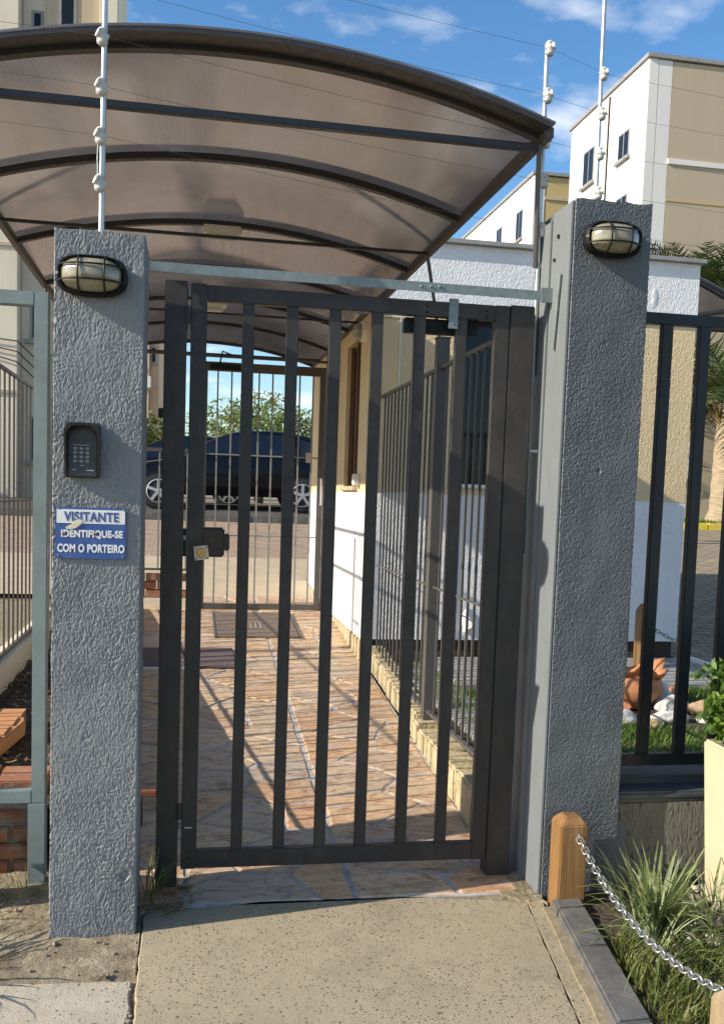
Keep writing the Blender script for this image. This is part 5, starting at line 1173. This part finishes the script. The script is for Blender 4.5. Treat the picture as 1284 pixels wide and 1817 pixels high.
# ------------------------------------------------------------ cars
def make_car(ox, oy, oz):
    t = thing('parked_car', (ox, oy, oz), 'dark blue sedan parked side on beyond the inner gate', 'car', 'dark cars parked beyond the inner gate')
    # side profile along X, nose towards -X
    W2 = .82
    xs_ = np.linspace(-1.50, 2.74, 54)
    zt = np.interp(xs_, [-1.50, -1.42, -1.0, -.55, -.30, .10, .45, .85, 1.45, 1.95, 2.38, 2.62, 2.74], [.56, .70, .80, .88, .95, 1.22, 1.36, 1.415, 1.41, 1.31, 1.08, 1.02, .74])
    zt = np.convolve(np.pad(zt, 1, 'edge'), [.25, .5, .25], 'valid')
    b = MB(); vs = []
    for x, z in zip(xs_, zt):
        e = min(1, (x+1.50)/.35, (2.74-x)/.25); w = W2*(.80+.20*math.sin(max(0, e)*math.pi/2)); bz_ = min(z-.03, .90+.03*(x/2.7)); zb = .24+.10*(1-max(0, e)); rw = (w*.97)-.17*max(0, z-.9)/.5
        half = [(w*.93, zb), (w, zb+.14), (w*1.0, .55 if z > .6 else (zb+z)/2), (w*.975, bz_-.02), (w*.955, bz_+.015 if z > bz_+.05 else bz_), (rw*1.0, z-.035), (rw*.86, z-.006), (rw*.45, z+.006)]
        vs += [(ox+x, oy+W2-a_, oz+h_) for a_, h_ in half]+[(ox+x, oy+W2+a_, oz+h_) for a_, h_ in reversed(half)]
    m = 16; fs = [tuple(range(m)), tuple(range(53*m+m-1, 53*m-1, -1))]
    for i in range(53): fs += [(i*m+k, i*m+(k+1) % m, (i+1)*m+(k+1) % m, (i+1)*m+k) for k in range(m)]
    b.add(vs, fs); b.build('body', 'car_paint', t, smooth='all')
    for poly in ([(-.20, .93), (.12, 1.16), (.42, 1.29), (.72, 1.335), (.74, .95)], [(.80, .95), (.79, 1.34), (1.35, 1.335), (1.55, 1.30), (1.58, .965)], [(1.66, .97), (1.64, 1.28), (1.86, 1.22), (2.14, 1.0)]):
        w = MB(); f = lambda x, z: (ox+x, oy+W2-(W2-.03-.17*(z-.9)/.5)-.006, oz+z)
        w.prism(poly, f, lambda x, z: (ox+x, oy+W2-(W2-.03-.17*(z-.9)/.5)+.01, oz+z)); w.build('side_window', 'car_glass', t)
    for wx in (-.78, 1.70):
        for side in (0, 1):
            yc = oy-.035 if side == 0 else oy+2*W2-.04; sg_ = -1 if side == 0 else 1
            tt = MB(); tt.lathe([(.20, .0), (.275, .01), (.29, .05), (.29, .15), (.275, .19), (.20, .20)], (ox+wx, yc if sg_ > 0 else yc, oz+.29), 26, 'Y'); w_ = tt.build('wheel', 'tyre', t, smooth=True)
            if side == 0:
                rm = MB(); rm.lathe([(.205, .03), (.205, -.006), (.19, -.012), (.178, .02)], (ox+wx, yc, oz+.29), 26, 'Y'); rm.lathe([(.045, .02), (.045, -.016), (.01, -.018)], (ox+wx, yc, oz+.29), 12, 'Y')
                for k in range(5):
                    q = 2*math.pi*k/5+.3; rm.beam((ox+wx+.03*math.cos(q), yc-.006, oz+.29+.03*math.sin(q)), (ox+wx+.19*math.cos(q), yc-.004, oz+.29+.19*math.sin(q)), .05, .02, (0, 1, 0))
                rm.build('rim', 'rim', w_, smooth=True)
            ar = MB(); ar.lathe([(.33, -.004), (.33, .06), (.30, .06)], (ox+wx, yc-.01 if side == 0 else yc, oz+.30), 26, 'Y')
            if side == 0: MB().lathe([(.325, -.004), (.325, .03), (.1, .03)], (ox+wx, oy-.002, oz+.29), 26, 'Y').build('wheel_arch', 'dark_hole', t)
    MB().box(ox-.02+.66, ox+.80, oy-.012, oy+.01, oz+.80, oz+.83).build('door_handle', 'black', t, bevel=.004); MB().box(ox+1.45, ox+1.59, oy-.012, oy+.01, oz+.83, oz+.86).build('door_handle', 'black', t, bevel=.004)
    MB().box(ox-1.47, ox-1.22, oy+.03, oy+.14, oz+.60, oz+.70).build('headlight', 'glass', t, bevel=.01)
    return t
car = make_car(0.27, 17.0, zr(17.2)-.005)
c2 = copy_tree(car, None, (-1.18, 2.6, 0.0)); c2['label'] = 'second dark car almost hidden behind the first, one wheel showing below it'

# ------------------------------------------------------------ trees and palm
def tree(loc, label, cx, cz, rx, rz, n, size, seed, name='bushy_tree'):
    t = thing(name, loc, label, 'tree', 'trees beyond the courtyard'); x, y, z = loc
    MB().tube([(x, y, z-.1), (x+.05, y, z+.6), (cx, y, cz-.2)], [.16, .12, .07], 9).build('trunk', 'bark', t, smooth=True)
    for k in range(7):
        q = random.uniform(0, 6.28); MB().tube([(x+.03, y, z+.6+.1*k*.5), (cx+rx*.45*math.cos(q), y+rx*.3*math.sin(q), cz+.1), (cx+rx*.8*math.cos(q), y+rx*.5*math.sin(q), cz+rz*random.uniform(.1, .7))], [.06, .035, .012], 6).build('limb', 'bark', t)
    leaf_cloud('crown', 'leaf_tree', (cx, y, cz), rx, rx*.8, rz, n, size, t, seed, 4.2, .02, .15); return t
tree((2.0, 28.5, 1.26), 'broad bushy tree showing above the car roof through the bars', 2.05, 2.95, 2.25, 1.42, 13000, .06, 1.2)
tree((-1.2, 30, 1.26), 'smaller green tree left of the broad one', -1.2, 2.5, 1.1, 1.3, 3500, .085, 5.5)
tree((5.2, 27, 1.26), 'rounded tree partly behind the guardhouse', 5.0, 2.6, 1.6, 1.2, 3500, .09, 8.5)
hed = thing('clipped_hedge', (-9, 24, 1.2), 'green hedge mass behind the left garden railing', 'hedge')
leaf_cloud('foliage', 'leaf_tree', (-6.5, 19, 1.9), 2.2, .8, .9, 5000, .09, hed, 2.2, 3.0, -.2, .3)

def palm(loc, H, nf, L, label, seed, elr=(-.35, 1.25), droop=.55):
    rnd = random.Random(seed); x, y, z = loc; t = thing('palm_tree', loc, label, 'palm tree', 'palms by the driveway')
    prof = []
    for i in range(16):
        k = i/15; prof.append((.30-.06*k+.012*(i % 2)+(.05 if k < .08 else 0), H*k))
    MB().lathe(prof, (x, y, z-.05), 18).build('trunk', 'palm_bark', t, smooth=True)
    for k in range(14):
        q = rnd.uniform(0, 6.28); MB().tube([(x+.2*math.cos(q), y+.2*math.sin(q), z+H-.45), (x+.38*math.cos(q), y+.38*math.sin(q), z+H-.15), (x+.55*math.cos(q), y+.55*math.sin(q), z+H+.1)], [.05, .04, .015], 5).build('old_frond_stub', 'leaf_dry', t)
    for k in range(nf):
        q = 2*math.pi*k/nf+rnd.uniform(-.2, .2); el = rnd.uniform(*elr); b = MB(); m = 16; prev = None; ell = L*rnd.uniform(.75, 1.1)
        d = Vector((math.cos(q), math.sin(q), 0)); s_ = Vector((-math.sin(q), math.cos(q), 0)); spine = []
        for i in range(m+1):
            u = i/m; spine.append(Vector((x, y, z+H))+d*(ell*u*math.cos(el*(1-u*.4)))+Vector((0, 0, ell*u*math.sin(el)-ell*droop*u*u)))
        b.tube(spine, [.022*(1-.9*i/m) for i in range(m+1)], 4)
        for i in range(2, m):
            p = spine[i]; tng = (spine[i+1]-spine[i-1]).normalized(); ll = ell*.30*math.sin(math.pi*min(1, i/m*.9+.1))+.05
            for sd_ in (-1, 1):
                for dd in (0, .5):
                    e = (s_*sd_*.8+tng*.7+Vector((0, 0, rnd.uniform(-.35, .1)))).normalized()*ll; p2 = p+tng*(ell/m*dd); wv = tng*.022
                    b.add([p2-wv, p2+wv, p2+e*.6+wv*.7, p2+e], [(0, 1, 2), (0, 2, 3)])
        b.build('frond', 'leaf_palm', t, fix=False)
    return t
palm((10.25, 17.3, 1.24), 2.35, 46, 2.4, 'stout palm tree with ringed trunk beyond the yellow kerb at the right edge', 4, (-.3, 1.4), .4)
palm((10.9, 20.0, 1.26), 4.5, 44, 2.2, 'taller palm rising behind the guardhouse parapet', 9, (.5, 1.5), .25)
yk = thing('yellow_kerb', (9, 16.4, 1.14), 'yellow painted kerb along the far side of the driveway', 'kerb')
b = MB()
for k in range(8): MB().box(4.4+k*1.0, 5.39+k*1.0, 16.36, 16.52, 1.05, 1.25).build('kerb_stone', 'yellow_kerb', yk, bevel=.015)
tag(blades('grass', 'grass', scatter(7, 13, 16.55, 18.5, 5000, 1.2), .04, .14, .03, .8), 'strip of rough grass behind the yellow kerb', kind='stuff')

# ------------------------------------------------------------ buildings
def window(par, plane, c, a0, a1, z0, z1, depth=.12, mat='glass', split=True):
    """window in a wall: plane 'x' (wall at X=c facing -X) or 'y' (wall at Y=c facing -Y); recessed frame, panes, sill"""
    def B(u0, u1, w0, w1, d0, d1):
        return MB().box(c+d0, c+d1, u0, u1, w0, w1) if plane == 'x' else MB().box(u0, u1, c+d0, c+d1, w0, w1)
    fr = B(a0, a1, z0, z1, -.02, .03).build('window', 'cap_grey', par)
    m = (a0+a1)/2; t_ = .05
    if split:
        B(a0+t_, m-t_/2, z0+t_, z1-t_, -.024, -.018).build('pane', mat, fr); B(m+t_/2, a1-t_, z0+t_, z1-t_, -.030, -.024).build('pane', mat, fr)
    else: B(a0+t_, a1-t_, z0+t_, z1-t_, -.024, -.018).build('pane', mat, fr)
    B(a0-.08, a1+.08, z0-.08, z0, -.10, .02).build('sill', 'cap_grey', fr)
    return fr
bA = thing('apartment_block', (-6, 26, 1.2), 'tall cream apartment block rising behind the left garden', 'building')
bx('wall', 'wall_cream', bA, -8, -3.32, 20.0, 22.4, 1.0, 14.5, bevel=.02); bx('wall', 'wall_cream', bA, -3.32, -2.86, 20.35, 22.4, 1.0, 14.5, bevel=.02)
bx('wall', 'wall_smooth_tan', bA, -2.86, -1.86, 20.15, 22.4, 1.0, 14.5, bevel=.02); bx('wall', 'wall_cream', bA, -1.86, -1.50, 20.0, 22.4, 1.0, 14.5, bevel=.02)
for z in (3.3, 6.1, 8.9, 11.7): bx('floor_band', 'wall_smooth_tan', bA, -8, -3.32, 19.97, 20.0, z, z+.06, bevel=0)
for z in (2.0, 4.4, 7.0, 9.75, 12.4): window(bA, 'y', 20.35, -3.15, -2.93, z, z+.9, split=False)
for z in (4.8, 7.5, 10.15, 12.9): window(bA, 'y', 20.15, -2.62, -2.30, z, z+1.0, split=False)
for z in (2.2, 5.0, 7.8, 10.5): window(bA, 'y', 20.0, -6.2, -5.0, z, z+1.1)
for k in range(3): MB().tube([(-6, 19.95, 4.6-.1*k), (-3.9, 19.95, 4.35-.15*k), (-3.32, 19.95, 4.30-.2*k), (-2.9, 20.3, 3.9-.2*k)], .012, 5).build('cable', 'black_matte', bA)
bF = thing('peach_tower', (-4, 44, 1.2), 'distant peach apartment tower with air conditioners seen past the left pillar', 'building')
bx('wall', 'wall_pink', bF, -9, -1.62, 40, 50, 1.0, 16, bevel=.03); bx('wall', 'wall_pink', bF, -1.62, -1.27, 40.3, 50, 1.0, 16, bevel=.03)
for z in (3.2, 6.5, 9.5): window(bF, 'y', 40, -2.5, -2.05, z, z+.8, split=False); window(bF, 'y', 40.3, -1.58, -1.38, z+.1, z+.75, split=False)
for z in (5.55, 8.6): bx('air_conditioner', 'white_plastic', bF, -2.0, -1.55, 39.6, 40, z, z+.45, bevel=.02)
bx('air_conditioner', 'black_matte', bF, -1.26, -1.05, 40.4, 40.8, 4.45, 4.85, bevel=.02)
bB = thing('white_sided_block', (17, 30, 1.2), 'large apartment block with a white side and tan front behind the right pillar', 'building')
XB = 11.8
bx('wall', 'wall_smooth_white', bB, XB, XB+.30, 25.0, 30.3, 1.0, 13.4, bevel=.02); bx('wall', 'wall_smooth_white', bB, XB+.30, XB+.68, 25.003, 25.4, 1.0, 13.38, bevel=0)
bx('wall', 'wall_smooth_tan', bB, XB+.68, 30, 25.0, 30, 1.0, 13.38, bevel=.02)
bx('roof_edge', 'cap_grey', bB, XB-.06, 30, 24.94, 30.4, 13.4, 13.52, bevel=.01)
bx('floor_band', 'wall_smooth_white', bB, XB+.68, 30, 24.96, 25.0, 10.72, 10.86, bevel=.005)
for z in (4.1, 7.05, 9.75): bx('floor_band', 'wall_ochre', bB, XB+.68, 30, 24.985, 25.0, z, z+.05, bevel=0)
for z in (11.25, 8.6, 5.9): window(bB, 'x', XB, 28.35, 29.15, z, z+1.05); window(bB, 'x', XB, 25.95, 26.65, z-.05, z+.7)
for z in (10.95, 8.3): MB().tube([(XB-.03, 27.4, 1.3), (XB-.03, 27.4, 13.3)], .04, 6).build('downpipe', 'wall_smooth_white', bB)
for z in (9.4, 6.6, 4): window(bB, 'x', XB, 25.9, 26.6, z-.2, z+.78)
bC = thing('ochre_fronted_block', (15, 44, 1.2), 'farther apartment block with white side and ochre front beside the canopy corner', 'building')
XC = 14.03
bx('wall', 'wall_smooth_white', bC, XC, XC+.5, 40, 56, 1.0, 15.28, bevel=.02); bx('wall', 'wall_ochre', bC, XC+.5, 20, 40.02, 56, 1.0, 15.25, bevel=.02)
bx('roof_edge', 'cap_grey', bC, XC-.08, 20, 39.92, 56, 15.28, 15.42, bevel=.01); bx('floor_band', 'wall_smooth_tan', bC, XC+.5, 20, 39.97, 40.02, 14.3, 14.42, bevel=0)
for z in (13.0, 10.2, 7.4, 4.6):
    window(bC, 'x', XC, 41.25, 42.1, z, z+1.25); window(bC, 'x', XC, 44.1, 44.9, z, z+1.25); window(bC, 'x', XC, 47.2, 48.2, z, z+1.25)
bD = thing('tiled_base_wall', (7.5, 12, .9), 'small cream outbuilding with a band of white tiles beyond the driveway', 'outbuilding')
bx('wall', 'wall_smooth_tan', bD, 8.6, 13, 19.0, 23, 1.0, 4.5, bevel=.01)
for r in range(5): bx('tile', 'white_plastic', bD, 9.2, 10.35, 18.95, 19.0, 2.12+.16*r, 2.27+.16*r, bevel=.006)
# carport canopy at the right
cpt = thing('carport_canopy', (6, 9.5, 2.8), 'second arched smoked canopy over the driveway at the right edge', 'canopy')
b = MB(); ny = 14; pts = [(3.95+1.65*i/ny, 3.95-.19*(1.65*i/ny)**2) for i in range(ny+1)]
b.add([(x, y, z+dz) for dz in (0, .01) for y in (9.0, 14.0) for x, z in pts], [(i, i+1, ny+2+i, ny+1+i) for i in range(ny)]+[(2*(ny+1)+i+1, 2*(ny+1)+i, 3*(ny+1)+i, 3*(ny+1)+i+1) for i in range(ny)]+[(i, 2*(ny+1)+i, 2*(ny+1)+i+1, i+1) for i in range(ny)])
b.build('polycarbonate_sheet', 'polycarb', cpt, smooth=True)
for y in (9.06, 10.6, 12.3, 13.9):
    q_ = MB(); q_.tube([(x, y, z-.03) for x, z in pts], .028, 6); q_.build('rib', 'rib_dark', cpt, smooth=True)
for y in (9.06, 13.9):
    MB().tube([(3.97, y, 3.30), (5.58, y, 3.30)], .03, 6).build('tie_beam', 'rib_dark', cpt); MB().tube([(4.3, y+.05, 3.3), (5.4, y+.05, 3.52)], .025, 6).build('brace', 'rib_dark', cpt); MB().tube([(4.9, y+.05, 3.75), (4.2, y+.05, 3.32)], .022, 6).build('brace', 'rib_dark', cpt)
    MB().tube([(5.58, y, .4), (5.58, y, 3.4)], .05, 8).build('post', 'paint_dark', cpt)
# plant out of frame at the left that throws the leafy shadow on the dirt
tuft((-0.92, 2.98, .0), 60, 'arching strap leaf plant at the left of the dirt strip', ('leaf_mid', 'leaf_pale'), (.26, .46), (.010, .018), bend=(.7, 1.7), lean=(.2, 1.2))
